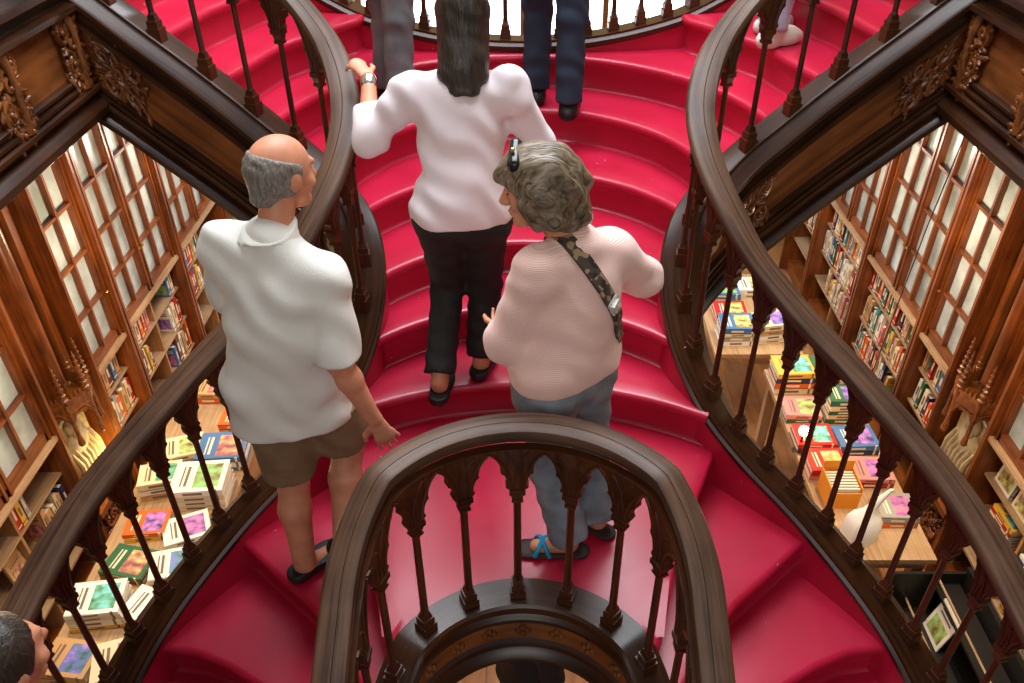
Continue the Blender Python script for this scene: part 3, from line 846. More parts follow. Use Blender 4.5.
def pile(sg, x, y, n, nm_list, size, where, ang=0, thick=(.018, .035)):
    z = TZ; w, h = size; n = max(2, round(n * .62)); thick = (thick[0] * 1.5, thick[1] * 1.5)
    nm_list = nm_list[-n:] if len(nm_list) > n else nm_list
    for i in range(n):
        t = rb.uniform(*thick); nm = nm_list[i % len(nm_list)]
        a = ang + rb.uniform(-.05, .05)
        M = Matrix.Translation((sg * x, y, z + .0015)) @ Matrix.Rotation(a, 4, 'Z') @ Matrix.Rotation(math.radians(-90), 4, 'Y') @ Matrix.Translation((0, -w / 2, -h / 2)) @ Matrix.Diagonal((t, w, h, 1))
        pos = 'top' if i == n - 1 else ORD[i] + ' from bottom'
        put_book(nm, '%s book, %s, pile %s' % (nm, pos, where), 'books piled on the display tables', M)
        z += t + .002
# right, behind the curve
pile(1, 1.80, 6.25, 3, ['white', 'teal', 'blue'], (.24, .30), 'at the far inner corner of the back right table')
pile(1, 2.08, 6.30, 3, ['tan', 'cream', 'white'], (.22, .28), 'at the far outer corner of the back right table')
pile(1, 1.80, 5.90, 4, ['navy', 'white', 'orange', 'red'], (.24, .27), 'second from the far end, back right table')
pile(1, 1.78, 5.58, 6, ['white', 'blue', 'white', 'grey', 'cream', 'blue'], (.24, .28), 'at the near inner corner of the back right table')
pile(1, 2.08, 5.62, 7, ['cream', 'white', 'pink', 'cream', 'white', 'tan', 'cream'], (.23, .28), 'at the near outer corner of the back right table', .2)
# right, long table
pile(1, 2.08, 4.96, 7, ['orange', 'yellow', 'tan', 'cream', 'orange', 'navy', 'yellow'], (.24, .30), 'at the far inner end of the right table', 0, (.025, .04))
pile(1, 2.37, 4.95, 6, ['white', 'tan', 'cream', 'green', 'cream', 'green'], (.24, .30), 'at the far outer end of the right table', 0, (.025, .04))
pile(1, 2.07, 4.62, 3, ['white', 'green', 'pink'], (.22, .26), 'second along the inner edge of the right table')
pile(1, 2.36, 4.60, 8, ['cream', 'green', 'cream', 'green', 'cream', 'green', 'cream', 'green'], (.2, .26), 'of striped spines on the right table', 0, (.022, .03))
pile(1, 2.07, 4.30, 2, ['maroon', 'red'], (.22, .27), 'third along the inner edge of the right table')
pile(1, 2.36, 4.28, 3, ['white', 'navy', 'blue'], (.22, .28), 'past the lamp, outer edge of right table')
pile(1, 2.08, 4.04, 2, ['pink', 'red'], (.22, .26), 'beside the lamp on the right table')
pile(1, 2.36, 3.97, 3, ['cream', 'red', 'pink'], (.22, .27), 'fourth along the outer edge of the right table')
pile(1, 2.40, 3.62, 4, ['yellow', 'yellow', 'orange', 'grey'], (.22, .24), 'at the near outer end of the right table')
# left, long table
pile(-1, 2.07, 4.85, 4, ['tan', 'cream', 'white', 'green'], (.22, .28), 'at the far inner end of the left table', .1)
pile(-1, 2.37, 4.83, 3, ['red', 'orange', 'tan'], (.2, .26), 'at the far outer end of the left table')
pile(-1, 2.08, 4.50, 3, ['white', 'tan', 'orange'], (.2, .25), 'second along the inner edge of the left table')
pile(-1, 2.09, 4.15, 5, ['blue', 'white', 'blue', 'white', 'blue'], (.27, .32), 'topped blue and white on the left table', .05)
pile(-1, 2.38, 4.18, 3, ['white', 'grey', 'cream'], (.22, .28), 'beside the blue one on the left table', .3)
pile(-1, 2.12, 3.80, 7, ['white', 'cream', 'white', 'cream', 'white', 'cream', 'white'], (.28, .34), 'of big white albums on the left table', .1, (.025, .035))
pile(-1, 2.41, 3.86, 5, ['white', 'cream', 'tan', 'white', 'cream'], (.2, .27), 'leaning white next to the albums, left table', .25)
pile(-1, 2.12, 3.46, 3, ['navy', 'blue', 'white'], (.22, .28), 'by middle of inner edge, left table', .4)
pile(-1, 2.38, 3.50, 4, ['yellow', 'tan', 'yellow', 'orange'], (.2, .26), 'yellow-topped beside the albums, left table', .1)
pile(-1, 2.10, 3.18, 4, ['white', 'grey', 'cream', 'white'], (.22, .28), 'at the near inner end of the left table', .2)
pile(-1, 2.38, 3.20, 3, ['tan', 'brown', 'green'], (.22, .28), 'at the near outer end of the left table', -.2)

pile(-1, 2.12, 2.86, 4, ['grey', 'white', 'cream', 'white'], (.22, .29), 'third from near end, inner edge of left table', -.3)
pile(-1, 2.42, 2.88, 6, ['tan', 'cream', 'yellow', 'white', 'cream', 'white'], (.23, .29), 'third from near end, outer edge of left table', .15)
pile(-1, 2.14, 2.52, 5, ['purple', 'white', 'cream', 'white', 'cream'], (.24, .30), 'at nearest inner corner of left table', .35)
pile(-1, 2.44, 2.54, 3, ['green', 'tan', 'tan'], (.22, .28), 'at nearest outer corner of left table', -.1)
# orange counter box of cards and a black magazine stood in front of it
def carton(x, y, z):
    root = empty('display_box', (x, y, z)); tag(root, 'open orange cardboard display box on the near end of the right table', 'box')
    OR = plain('orange_card', lin(232, 150, 40), .7)
    m = MB()
    for dx in (-.1, .1): m.box((x + dx, y, z + .09), (.006, .2, .18))
    for dy in (-.1, .1): m.box((x, y + dy, z + (.07 if dy < 0 else .12)), (.2, .006, .14 if dy < 0 else .24))
    m.box((x, y, z + .004), (.2, .2, .006)); a = m.build('box', OR, None)
    m = MB()
    for k in range(7): m.box((x, y - .08 + .025 * k, z + .09), (.18, .012, .15))
    b = m.build('cards', PAPER, None); adopt(root, a, b)
carton(2.09, 3.78, TZ)
# white paper cone-shaped display, under the added table spots
m = MB(); x, y, z = 2.12, 3.44, TZ
n = 14
prof = [(.0, .115), (.06, .12), (.14, .11), (.20, .08), (.24, .045), (.30, .03), (.37, .022), (.43, .012)]
rings = []
for j, (h, r) in enumerate(prof):
    lx = .10 * max(0, (h - .2) / .23) ** 1.3
    b = len(m.v)
    for k in range(n):
        a = 2 * math.pi * k / n
        rr = r * (1 + .12 * math.sin(3 * a + 1))
        m.v.append(V((x + lx + rr * math.cos(a), y + .7 * rr * math.sin(a), z + .001 + h)))
    rings.append(b)
for j in range(len(prof) - 1):
    for k in range(n): m.face((rings[j] + k, rings[j] + (k + 1) % n, rings[j + 1] + (k + 1) % n, rings[j + 1] + k))
m.face([rings[0] + k for k in range(n)][::-1]); m.face([rings[-1] + k for k in range(n)])
tag(m.build('paper_bag', plain('white_paper', (.86, .84, .80, 1), .7), smooth=True), 'white twisted-top paper bag standing on the near end of the right table', 'bag')
# low magazine rack with thin rails
def rack(x, y):
    root = empty('magazine_rack', (x, y, FZ)); tag(root, 'dark low magazine rack with thin pale rails by the right bookcase', 'rack')
    DK = plain('black_lacquer', (.012, .01, .009, 1), .35)
    m = MB()
    m.box((x + .22, y, FZ + .42), (.03, 1.0, .84)); m.box((x, y, FZ + .02), (.46, 1.0, .04))
    for dy in (-.49, .49): m.box((x, y + dy, FZ + .40), (.46, .02, .80))
    for k in range(3): m.box((x - .13 + .12 * k, y, FZ + .22 + .24 * k), (.16, .96, .015))
    a = m.build('frame', DK, None); adopt(root, a)
    for k in range(3):
        m = MB(); m.tube([(x - .22 + .12 * k, y - .48, FZ + .32 + .24 * k), (x - .22 + .12 * k, y + .48, FZ + .32 + .24 * k)], .007, 6)
        adopt(root, m.build('rail', SHELF, None))
rack(2.50, 2.70)
for (yy, k, nm) in ((2.43, 1, 'white'), (2.70, 0, 'green'), (2.96, 1, 'white'), (2.48, 0, 'grey')):
    M = Matrix.Translation((2.52 - .15 + .12 * k, yy, FZ + .235 + .24 * k)) @ Matrix.Rotation(.30, 4, 'Y') @ Matrix.Rotation(math.pi / 2, 4, 'X') @ Matrix.Rotation(math.pi / 2, 4, 'Y') @ Matrix.Translation((0, 0, 0))
    M = Matrix.Translation((2.50 - .13 + .12 * k, yy + .1, FZ + .232 + .24 * k)) @ Matrix.Rotation(.25, 4, 'Y') @ Matrix.Rotation(-math.pi / 2, 4, 'Z') @ Matrix.Rotation(-math.pi / 2, 4, 'Z') @ Matrix.Diagonal((.008, .20, .26, 1))
    o = put_book(nm, '%s magazine leaning on the %s tier of the dark rack, %s' % (nm, ['lowest', 'middle'][k], 'nearer end' if yy < 2.6 else 'farther end'), 'magazines in the dark rack', M); o.name = 'magazine'
# small clip lamp glowing on the right table
def lamp(x, y, z, label):
    root = empty('table_lamp', (x, y, z)); tag(root, label, 'lamp')
    m = MB(); m.tube([(x, y, z), (x, y, z + .012), (x, y, z + .16)], [.05, .012, .008], 10); a = m.build('stand', OAK, None, smooth=True, angle=40)
    m = MB(); m.ell((x, y, z + .19), (.034, .034, .04), nu=14, nv=10); b = m.build('bulb', emit('lamp_bulb', (1, .5, .16, 1), 60), None, smooth=True)
    adopt(root, a, b)
lamp(1.955, 4.22, TZ, 'small glowing bare-bulb lamp on the inner edge of the right book table')

# thin cable hanging beside the right gallery
m = MB(); m.tube([(1.87, 3.30, 1.16), (1.90, 3.42, .6), (1.92, 3.5, 0), (1.93, 3.55, -.5), (1.95, 3.58, -1.62)], .003, 6)
tag(m.build('cable', plain('black_rubber', (.02, .02, .02, 1), .5)), 'thin dark cable hanging down in front of the right-hand glazed doors', 'cable')

# ------------------------------------------------------------------ people: signed-distance bodies meshed with surface nets
def surface_nets(D, org, h):
    S = D < 0
    nx, ny, nz = D.shape
    c = np.zeros((nx - 1, ny - 1, nz - 1), np.int8)
    for i in (0, 1):
        for j in (0, 1):
            for k in (0, 1):
                c += S[i:nx - 1 + i, j:ny - 1 + j, k:nz - 1 + k]
    act = (c > 0) & (c < 8)
    I = np.argwhere(act)
    idx = -np.ones(act.shape, np.int64); idx[act] = np.arange(len(I))
    acc = np.zeros((len(I), 3)); cnt = np.zeros(len(I))
    cor = [(i, j, k) for i in (0, 1) for j in (0, 1) for k in (0, 1)]
    for a in cor:
        for ax in range(3):
            if a[ax] == 0:
                b = list(a); b[ax] = 1
                da = D[I[:, 0] + a[0], I[:, 1] + a[1], I[:, 2] + a[2]]; db = D[I[:, 0] + b[0], I[:, 1] + b[1], I[:, 2] + b[2]]
                ok = (da < 0) != (db < 0)
                t = np.where(ok, da / np.where(ok, da - db, 1), 0)
                p = np.tile(np.array(a, float), (len(I), 1)); p[:, ax] = t
                acc[ok] += p[ok]; cnt[ok] += 1
    vts = (I + acc / cnt[:, None]) * h + org
    quads = []
    for ax in range(3):
        u, v = (ax + 1) % 3, (ax + 2) % 3
        s0 = [slice(None)] * 3; s1 = [slice(None)] * 3; s0[ax] = slice(0, -1); s1[ax] = slice(1, None)
        d = S[tuple(s0)] != S[tuple(s1)]
        E = np.argwhere(d)
        sh = act.shape
        ok = (E[:, u] > 0) & (E[:, v] > 0) & (E[:, u] < sh[u]) & (E[:, v] < sh[v])
        E = E[ok]
        if not len(E): continue
        flip = S[E[:, 0], E[:, 1], E[:, 2]]
        q = []
        for (du, dv) in ((-1, -1), (0, -1), (0, 0), (-1, 0)):
            e = E.copy(); e[:, u] += du; e[:, v] += dv
            q.append(idx[e[:, 0], e[:, 1], e[:, 2]])
        q = np.stack(q, 1)
        q[~flip] = q[~flip][:, ::-1]
        quads.append(q)
    return vts, np.concatenate(quads)

def A(p): return np.array(p, float)
class Sdf:
    def __init__(s): s.pr = []
    def c(s, a, b, r1, r2=None, k=.02, flat=None, f=1, cuts=(), sub=False):
        s.pr.append(('c', A(a), A(b), r1, r1 if r2 is None else r2, k, None if flat is None else A(flat) / np.linalg.norm(flat), f, cuts, sub)); return s
    def e(s, c, r, R=None, k=.02, cuts=(), sub=False):
        s.pr.append(('e', A(c), A(r), None if R is None else np.array(R, float), None, k, None, 1, cuts, sub)); return s
    def mesh(s, name, mat, res=.008, parent=None, noise=None, cuts=(), infl=0):
        lo = np.full(3, 1e9); hi = -lo
        for p in s.pr:
            if p[9]: continue
            r = max(p[3], p[4]) if p[0] == 'c' else max(p[2])
            for q in ((p[1], p[2]) if p[0] == 'c' else (p[1],)):
                lo = np.minimum(lo, q - r * 1.1 - .03 - infl); hi = np.maximum(hi, q + r * 1.1 + .03 + infl)
        n = np.ceil((hi - lo) / res).astype(int) + 1
        D = np.full(n, .2)
        ax = [lo[i] + np.arange(n[i]) * res for i in range(3)]
        for (ty, a, b, r1, r2, k, fl, f, cu, sub) in s.pr:
            if ty == 'c':
                rm = max(r1, r2) + k + .035 + infl; l0 = np.minimum(a, b) - rm; h0 = np.maximum(a, b) + rm
            else:
                rm = max(b) + k + .03 + infl; l0 = a - rm; h0 = a + rm
            i0 = np.clip(np.floor((l0 - lo) / res).astype(int), 0, n - 1); i1 = np.clip(np.ceil((h0 - lo) / res).astype(int) + 1, 1, n)
            if np.any(i1 <= i0): continue
            X, Y, Z = np.meshgrid(ax[0][i0[0]:i1[0]], ax[1][i0[1]:i1[1]], ax[2][i0[2]:i1[2]], indexing='ij')
            P = np.stack([X, Y, Z], -1)
            if ty == 'c':
                ab = b - a; L2 = max(1e-9, ab @ ab)
                q = P - a
                t = np.clip((q @ ab) / L2, 0, 1)
                w = q - t[..., None] * ab
                if fl is not None:
                    w = w + (w @ fl)[..., None] * fl * (f - 1)
                d = np.sqrt((w * w).sum(-1)) - (r1 + (r2 - r1) * t)
            else:
                q = P - a
                if r1 is not None: q = q @ r1
                k0 = np.sqrt(((q / b) ** 2).sum(-1)); k1 = np.sqrt(((q / (b * b)) ** 2).sum(-1))
                d = k0 * (k0 - 1) / np.maximum(k1, 1e-6)
            d = d - infl if not sub else d
            for (cp, cn) in cu:
                cn = A(cn) / np.linalg.norm(cn)
                d = np.maximum(d, (P - A(cp)) @ cn)
            sl = (slice(i0[0], i1[0]), slice(i0[1], i1[1]), slice(i0[2], i1[2]))
            O = D[sl]
            if sub:
                h = np.clip(.5 - .5 * (O + d) / k, 0, 1); D[sl] = O * (1 - h) - d * h + k * h * (1 - h)
            else:
                h = np.clip(.5 + .5 * (O - d) / k, 0, 1); D[sl] = O * (1 - h) + d * h - k * h * (1 - h)
        if noise or cuts:
            X, Y, Z = np.meshgrid(*ax, indexing='ij')
            if noise: D = D + noise(X, Y, Z)
            for (cp, cn) in cuts:
                cn = A(cn) / np.linalg.norm(cn)
                D = np.maximum(D, (X - cp[0]) * cn[0] + (Y - cp[1]) * cn[1] + (Z - cp[2]) * cn[2])
        D[0] = D[-1] = .1; D[:, 0] = D[:, -1] = .1; D[:, :, 0] = D[:, :, -1] = .1
        vts, q = surface_nets(D, lo, res)
        me = bpy.data.meshes.new(name); me.from_pydata(vts.tolist(), [], q.tolist()); me.materials.append(mat)
        me.polygons.foreach_set('use_smooth', [True] * len(me.polygons))
        o = bpy.data.objects.new(name, me); col.objects.link(o)
        if parent: o.parent = parent
        return o

def basis(f, up=(0, 0, 1)):
    f = A(f) / np.linalg.norm(f); u = A(up) - f * (A(up) @ f); u /= np.linalg.norm(u); s = np.cross(f, u)   # s = person's right
    return s, f, u
def fold(amp, sx, sy, sz, seed=0, w=3):
    def g(X, Y, Z):
        wv = .6 * np.sin(X * sz * .5 + Y * sx * .4 + seed) + .5 * np.sin(Z * sy * .7 - X * sx * .3 + seed * 2.1)
        return amp * (np.sin(X * sx + Y * sy + Z * sz + w * wv + seed) * .6 + np.sin(X * sy - Y * sz * .8 + Z * sx * .9 + w * wv * 1.3 + 1.7 + seed) * .4)
    return g
def hand(S, W, d, n, side, curl=.5, sc=1.0, spread=.06):
    """W wrist, d finger direction, n palm normal (palm faces n), side = direction of the thumb"""
    W, d, n, t = A(W), A(d) / np.linalg.norm(d), A(n) / np.linalg.norm(n), A(side)
    n = n - d * (n @ d); n /= np.linalg.norm(n)
    t = t - d * (t @ d) - n * (t @ n); t /= np.linalg.norm(t)
    S.c(W, W + d * .085 * sc, .028 * sc, .037 * sc, .012, n, 2.1)
    for i, (o, L) in enumerate(((.032, .070), (.0108, .080), (-.0108, .075), (-.031, .058))):
        b = W + d * (.088 - .006 * abs(i - 1)) * sc + t * o * sc
        dd = d + t * (o * 4.5 * spread / .06)
        dd /= np.linalg.norm(dd); p = b; an = .15 + curl * .5
        for j, fr in enumerate((.45, .30, .25)):
            v = dd * math.cos(an) + n * math.sin(an)
            q = p + v * L * fr * sc; S.c(p, q, (.0088 - .0008 * j) * sc, (.0080 - .0009 * j) * sc, .0025); p = q; an += curl * (.7 + .15 * i)
    b = W + d * .028 * sc + t * .026 * sc; v = d * .62 + t * .75 + n * .22
    p = b + v * .045 * sc; S.c(b, p, .0125 * sc, .011 * sc, .008); S.c(p, p + (d * .85 + t * .35 + n * .35) * .034 * sc, .0105 * sc, .008 * sc, .005)

def person(J, female=False, sc=1.0, res=.008, skin=None, hands=None, label='', head_dir=None, face_up=(0, 0, 1), feet=True, lg=1.0):
    """J: world joints. Returns the skin body as the top-level object."""
    S = Sdf(); g = {k: A(v) for k, v in J.items()}
    sp = g['shR'] - g['shL']; fw = np.cross(A((0, 0, 1)), sp); fw = fw / np.linalg.norm(fw)        # chest normal (forward)
    k = .05
    pel = g['pel']; ch = (g['shL'] + g['shR']) / 2; cb = ch - A((0, 0, .10))
    wa = pel * .55 + cb * .45
    S.c(g['hipL'] , g['hipR'] , .098 * sc, None, k, fw, 1.05)
    S.c(pel + A((0, 0, .03)), wa, .120 * sc, .112 * sc, k, fw, 1.2)
    S.c(wa, cb, .115 * sc, .13 * sc, k, fw, 1.3)
    S.c(g['shL'] * .8 + g['shR'] * .2 - A((0, 0, .05)), g['shR'] * .8 + g['shL'] * .2 - A((0, 0, .05)), .075 * sc, None, k)
    S.c(g['shL'], g['shR'], .052 * sc, None, .04)
    f = A(head_dir if head_dir is not None else fw); s, f, u = basis(f, face_up)
    H = g['head']
    S.c(ch + A((0, 0, .02)), H - u * .07 - f * .015, .056 * sc, .050 * sc, .03)
    R = np.stack([s, f, u], 1)
    S.e(H + u * .018 - f * .01, (.076 * sc, .097 * sc, .092 * sc), R, .02)
    S.c(H + f * .038 - u * .02, H + f * .052 - u * .082, .056 * sc, .038 * sc, .02, s, 1.05)
    S.e(H + f * .075 - u * .098, (.022, .02, .018), R, .018)               # chin
    S.c(H + f * .086 + u * .016, H + f * .112 - u * .028, .008, .0125, .010)   # nose
    S.e(H + f * .100 - u * .034, (.017, .012, .009), R, .008)
    S.c(H + f * .080 + u * .026 - s * .035, H + f * .080 + u * .026 + s * .035, .011, None, .012)   # brow
    for q in (-1, 1):
        S.e(H + f * .083 + u * .004 + s * q * .033, (.018, .014, .011), R, .010, sub=True)
        S.e(H + f * .073 + u * .003 + s * q * .033, (.014, .014, .011), R, .004)
        S.e(H + f * .062 - u * .03 + s * q * .042, (.022, .022, .02), R, .02)      # cheeks
        S.e(H - f * .008 - u * .008 + s * q * .078, (.009, .022, .032), R, .006)    # ears
    S.e(H + f * .090 - u * .058, (.024, .012, .006), R, .006); S.e(H + f * .088 - u * .069, (.022, .013, .007), R, .006)
    for q in 'LR':
        S.c(g['sh' + q], g['el' + q], .050 * sc, .039 * sc, .035); m_ = g['el' + q] * .7 + g['wr' + q] * .3
        S.c(g['el' + q], m_, .039 * sc, .040 * sc, .02); S.c(m_, g['wr' + q], .040 * sc, .027 * sc, .02)
        hd = (hands or {}).get(q)
        if hd is None:
            d = g['wr' + q] - g['el' + q]; hd = (d, fw * .2 - sp * (.5 if q == 'R' else -.5), fw, .6)
        hand(S, g['wr' + q], hd[0], hd[1], hd[2], hd[3], .95 * sc)
        S.c(g['hip' + q], g['kn' + q], .088 * sc * lg, .056 * sc * lg, .04)
        ca = g['kn' + q] * .65 + g['an' + q] * .35 - fw * .018 * (1 if lg > .9 else 0)
        S.c(g['kn' + q], ca, .054 * sc * lg, .056 * sc * lg, .03); S.c(ca, g['an' + q], .054 * sc * lg, .037 * sc * lg, .03); S.c(g['kn' + q], g['an' + q], .045 * sc * lg, .036 * sc * lg, .03)
        to = g['to' + q]
        S.c(g['an' + q] - A((0, 0, .035)), to, .036, .026, .025)
    o = S.mesh('person', skin, res)
    tag(o, label, 'person')
    return o, g, fw, (H, s, f, u, R)

def shoes(root, g, mat, q, low=False, res=.007):
    a, t = g['an' + q], g['to' + q]
    d = t - a; d[2] = 0; d /= np.linalg.norm(d)
    base = t[2] - .026
    S = Sdf(); heel = A((a[0], a[1], base)) - d * .035
    cut = [((0, 0, base + (.05 if low else .085)), (0, 0, 1))]
    S.c(heel + A((0, 0, .034)), t + A((0, 0, .012)) - d * .03, .044, .046, .02, None, 1); S.c(t - d * .05 + A((0, 0, .01)), t + d * .02 + A((0, 0, .004)), .044, .034, .03)
    if not low: S.c(heel + d * .03 + A((0, 0, .03)), a, .046, .05, .02)
    return S.mesh('shoe', mat, res, root, cuts=cut + [((0, 0, base), (0, 0, -1))])

SKIN1 = plain('tanned_skin', lin(204, 136, 104), .5, noise=.12, nscale=25)
SKIN2 = plain('fair_skin', lin(206, 140, 106), .5, noise=.10, nscale=25)
def hair_mat(name, dark, light, sc, rough=.38):
    m, nt, b = newmat(name)
    tc = nt.nodes.new('ShaderNodeTexCoord'); mp = nt.nodes.new('ShaderNodeMapping'); mp.inputs['Scale'].default_value = sc
    n = nt.nodes.new('ShaderNodeTexNoise'); n.inputs['Scale'].default_value = 1; n.inputs['Detail'].default_value = 4; n.inputs['Distortion'].default_value = 1.2
    nt.links.new(tc.outputs['Object'], mp.inputs['Vector']); nt.links.new(mp.outputs['Vector'], n.inputs['Vector'])
    r = nt.nodes.new('ShaderNodeValToRGB'); r.color_ramp.elements[0].position = .34; r.color_ramp.elements[1].position = .68
    r.color_ramp.elements[0].color = dark; r.color_ramp.elements[1].color = light
    nt.links.new(n.outputs['Fac'], r.inputs['Fac']); nt.links.new(r.outputs['Color'], b.inputs['Base Color']); b.inputs['Roughness'].default_value = rough
    bp = nt.nodes.new('ShaderNodeBump'); bp.inputs['Strength'].default_value = .5; bp.inputs['Distance'].default_value = .008
    nt.links.new(n.outputs['Fac'], bp.inputs['Height']); nt.links.new(bp.outputs['Normal'], b.inputs['Normal'])
    return m
GREYHAIR = hair_mat('grey_hair', lin(92, 84, 76), lin(150, 142, 134), (120, 120, 30), .55)
BROWNHAIR = hair_mat('ash_brown_hair', lin(62, 48, 36), lin(150, 130, 106), (16, 95, 30))
DARKHAIR = hair_mat('dark_hair', lin(26, 20, 17), lin(60, 47, 38), (130, 60, 9), .42)
BLACK = plain('black_leather', (.012, .011, .011, 1), .4)

# --- the man in the white polo shirt
Jm = dict(pel=(-.765, 2.12, .73), hipL=(-.85, 2.10, .68), hipR=(-.685, 2.14, .69), shL=(-.90, 2.15, 1.235), shR=(-.59, 2.08, 1.16), head=(-.70, 2.20, 1.44),
          elL=(-.955, 2.25, .97), wrL=(-.90, 2.42, .80), elR=(-.575, 2.02, .885), wrR=(-.495, 2.03, .64),
          knL=(-.85, 2.14, .26), anL=(-.845, 2.045, -.105), toL=(-.76, 2.14, -.154), knR=(-.645, 2.21, .36), anR=(-.66, 2.02, .08), toR=(-.57, 2.10, .026))
man, g, fw, (H, s, f, u, R) = person(Jm, res=.0052, skin=SKIN1, head_dir=(.62, .75, -.12),
    label='balding grey-haired man in white polo and khaki shorts climbing the stairs', hands={'R': (A((.11, .0, -.27)), A((-.3, 1, .0)), A((-1, -.2, -.3)), .16)})
POLO = plain('white_pique', lin(226, 222, 214), .85, bump=.25, nscale=260)
S = Sdf(); sp = g['shR'] - g['shL']; ch = (g['shL'] + g['shR']) / 2
S.c(g['hipL'] + A((.0, -.01, -.08)), g['hipR'] + A((-.03, -.01, -.08)), .136, None, .05); S.c(g['hipL'] + A((-.01, -.0, .06)), g['hipR'] + A((-.03, 0, .06)), .134, None, .05)
S.c(g['pel'] + A((-.02, 0, .02)), g['pel'] * .5 + ch * .5, .164, .176, .06, fw, 1.2); S.c(g['pel'] * .5 + ch * .5, ch - A((0, 0, .12)), .178, .158, .06, fw, 1.25)
S.c(g['shL'] * .85 + g['shR'] * .15 - A((0, 0, .06)), g['shR'] * .85 + g['shL'] * .15 - A((0, 0, .06)), .092, None, .05)
S.c(g['shL'] - A((0, 0, .008)), g['shR'] - A((0, 0, .008)), .064, None, .05)
for q in 'LR':
    a, b = g['sh' + q], g['el' + q]; d = (b - a) / np.linalg.norm(b - a)
    S.c(a, b + d * .02, .070, .074, .022, cuts=[(b - d * .01, d)])
S.c(ch + A((0, 0, .05)), g['shR'] * .75 + ch * .25, .060, .056, .05); S.c(ch + A((0, 0, .05)), g['shL'] * .75 + ch * .25, .060, .056, .05)
S.c(ch + A((0, 0, .01)), ch + A((0, 0, .07)) + f * .01, .076, .066, .03)
o = S.mesh('polo_shirt', POLO, .007, man, noise=fold(.0065, 34, 22, 40, 1, 1.8), cuts=[((0, 0, .585), (0, 0, -1))])
S = Sdf()
S.c(ch + A((0, 0, .05)), ch + A((0, 0, .115)) + f * .022, .096, .070, .02, cuts=[(ch + A((0, 0, .108)), (.0, -.2, 1)), (ch + A((0, 0, .060)), (0, -.35, -1))])
S.mesh('collar', POLO, .006, man)
S = Sdf(); a, b = g['shR'], g['elR']; S.e(a * .45 + b * .55 + A((.062, .0, .0)), (.012, .022, .03), None, .01)
S.mesh('sleeve_badge', plain('red_embroidery', lin(206, 80, 84), .7), .005, man)
S = Sdf()
S.c(g['hipL'], g['hipR'], .112, None, .05); S.c(g['pel'], g['pel'] + A((0, 0, .1)), .12, None, .05, fw, 1.1)
for q in 'LR':
    a, b = g['hip' + q], g['kn' + q]; d = (b - a) / np.linalg.norm(b - a)
    S.c(a, b, .106, .100, .06, cuts=[(a * .12 + b * .88, d)])
S.mesh('shorts', plain('khaki_cotton', lin(128, 104, 76), .85, noise=.1), .008, man, noise=fold(.004, 46, 32, 30, 3, 1.2), cuts=[((0, 0, .612), (0, 0, 1))])
for q in 'LR': shoes(man, g, BLACK, q, low=True)
S = Sdf(); S.e(H + u * .014 - f * .014, (.083, .102, .094), R, .01); S.c(H - f * .07 - u * .06, H - f * .05 - u * .085, .035, .03, .03)
S.mesh('hair', GREYHAIR, .006, man, noise=fold(.002, 120, 90, 60, 2), cuts=[(H + u * .045, u * .85 + f * .25), (H + f * .02, f), (H - u * .085, -u)])

# --- the woman walking up with long dark hair
Jw = dict(pel=(-.225, 2.79, 1.03), hipL=(-.315, 2.79, .98), hipR=(-.145, 2.80, .98), shL=(-.395, 2.86, 1.455), shR=(-.055, 2.86, 1.47), head=(-.205, 2.93, 1.70),
          elL=(-.56, 2.84, 1.27), wrL=(-.575, 3.04, 1.43), elR=(.06, 2.90, 1.24), wrR=(.02, 3.10, 1.12),
          knL=(-.315, 2.92, .60), anL=(-.35, 2.66, .30), toL=(-.34, 2.78, .22), knR=(-.16, 2.92, .60), anR=(-.185, 2.845, .265), toR=(-.155, 2.965, .206))
wom, g, fw, (H, s, f, u, R) = person(Jw, True, .93, .0055, SKIN2, label='woman in a loose lilac-white blouse with long dark hair, hand on the rail', head_dir=(0, 1, -.1), lg=.8,
    hands={'L': (A((-.12, .13, .09)), A((-.1, .15, -1)), A((.9, .3, .1)), .55)})
BLOUSE = plain('lilac_white_cotton', lin(226, 212, 216), .85)
S = Sdf(); ch = (g['shL'] + g['shR']) / 2
S.c(g['hipL'] + A((0, -.0, .03)), g['hipR'] + A((0, 0, .03)), .118, None, .06)
S.c(g['pel'] + A((0, 0, .05)), ch - A((0, 0, .15)), .155, .150, .06, fw, 1.10); S.c(ch - A((0, 0, .16)), ch - A((0, 0, .08)), .148, .142, .05, fw, 1.12)
S.c(g['shL'] - A((0, 0, .03)), g['shR'] - A((0, 0, .03)), .074, None, .05)
for q in 'LR':
    a, b, c_ = g['sh' + q], g['el' + q], g['wr' + q]; d = (c_ - b) / np.linalg.norm(c_ - b)
    S.c(a, b, .064, .059, .04); S.c(b, b * .45 + c_ * .55, .058, .056, .03, cuts=[(b * .5 + c_ * .5, d)])
S.c(ch, ch + A((0, 0, .02)), .070, .058, .03)
S.mesh('blouse', BLOUSE, .007, wom, noise=fold(.0075, 38, 14, 44, 5, 1.6), cuts=[((0, 0, 1.0), (.05, 0, -1))])
S = Sdf(); BT = plain('black_trousers', (.014, .012, .010, 1), .75, noise=.2)
S.c(g['hipL'], g['hipR'], .106, None, .05); S.c(g['pel'], g['pel'] + A((0, 0, .1)), .12, None, .05, fw, 1.1)
for q in 'LR':
    a, b, c_ = g['hip' + q], g['kn' + q], g['an' + q]; d = (c_ - b) / np.linalg.norm(c_ - b)
    S.c(a, b, .096, .068, .04); S.c(b, c_, .068, .066, .03, cuts=[(c_ - d * .02, d)])
S.mesh('trousers', BT, .008, wom, noise=fold(.004, 30, 24, 70, 7, 1.2))
for q in 'LR': shoes(wom, g, BLACK, q, low=True)
S = Sdf(); S.e(H + u * .022 - f * .014, (.086, .102, .100), R, .03)
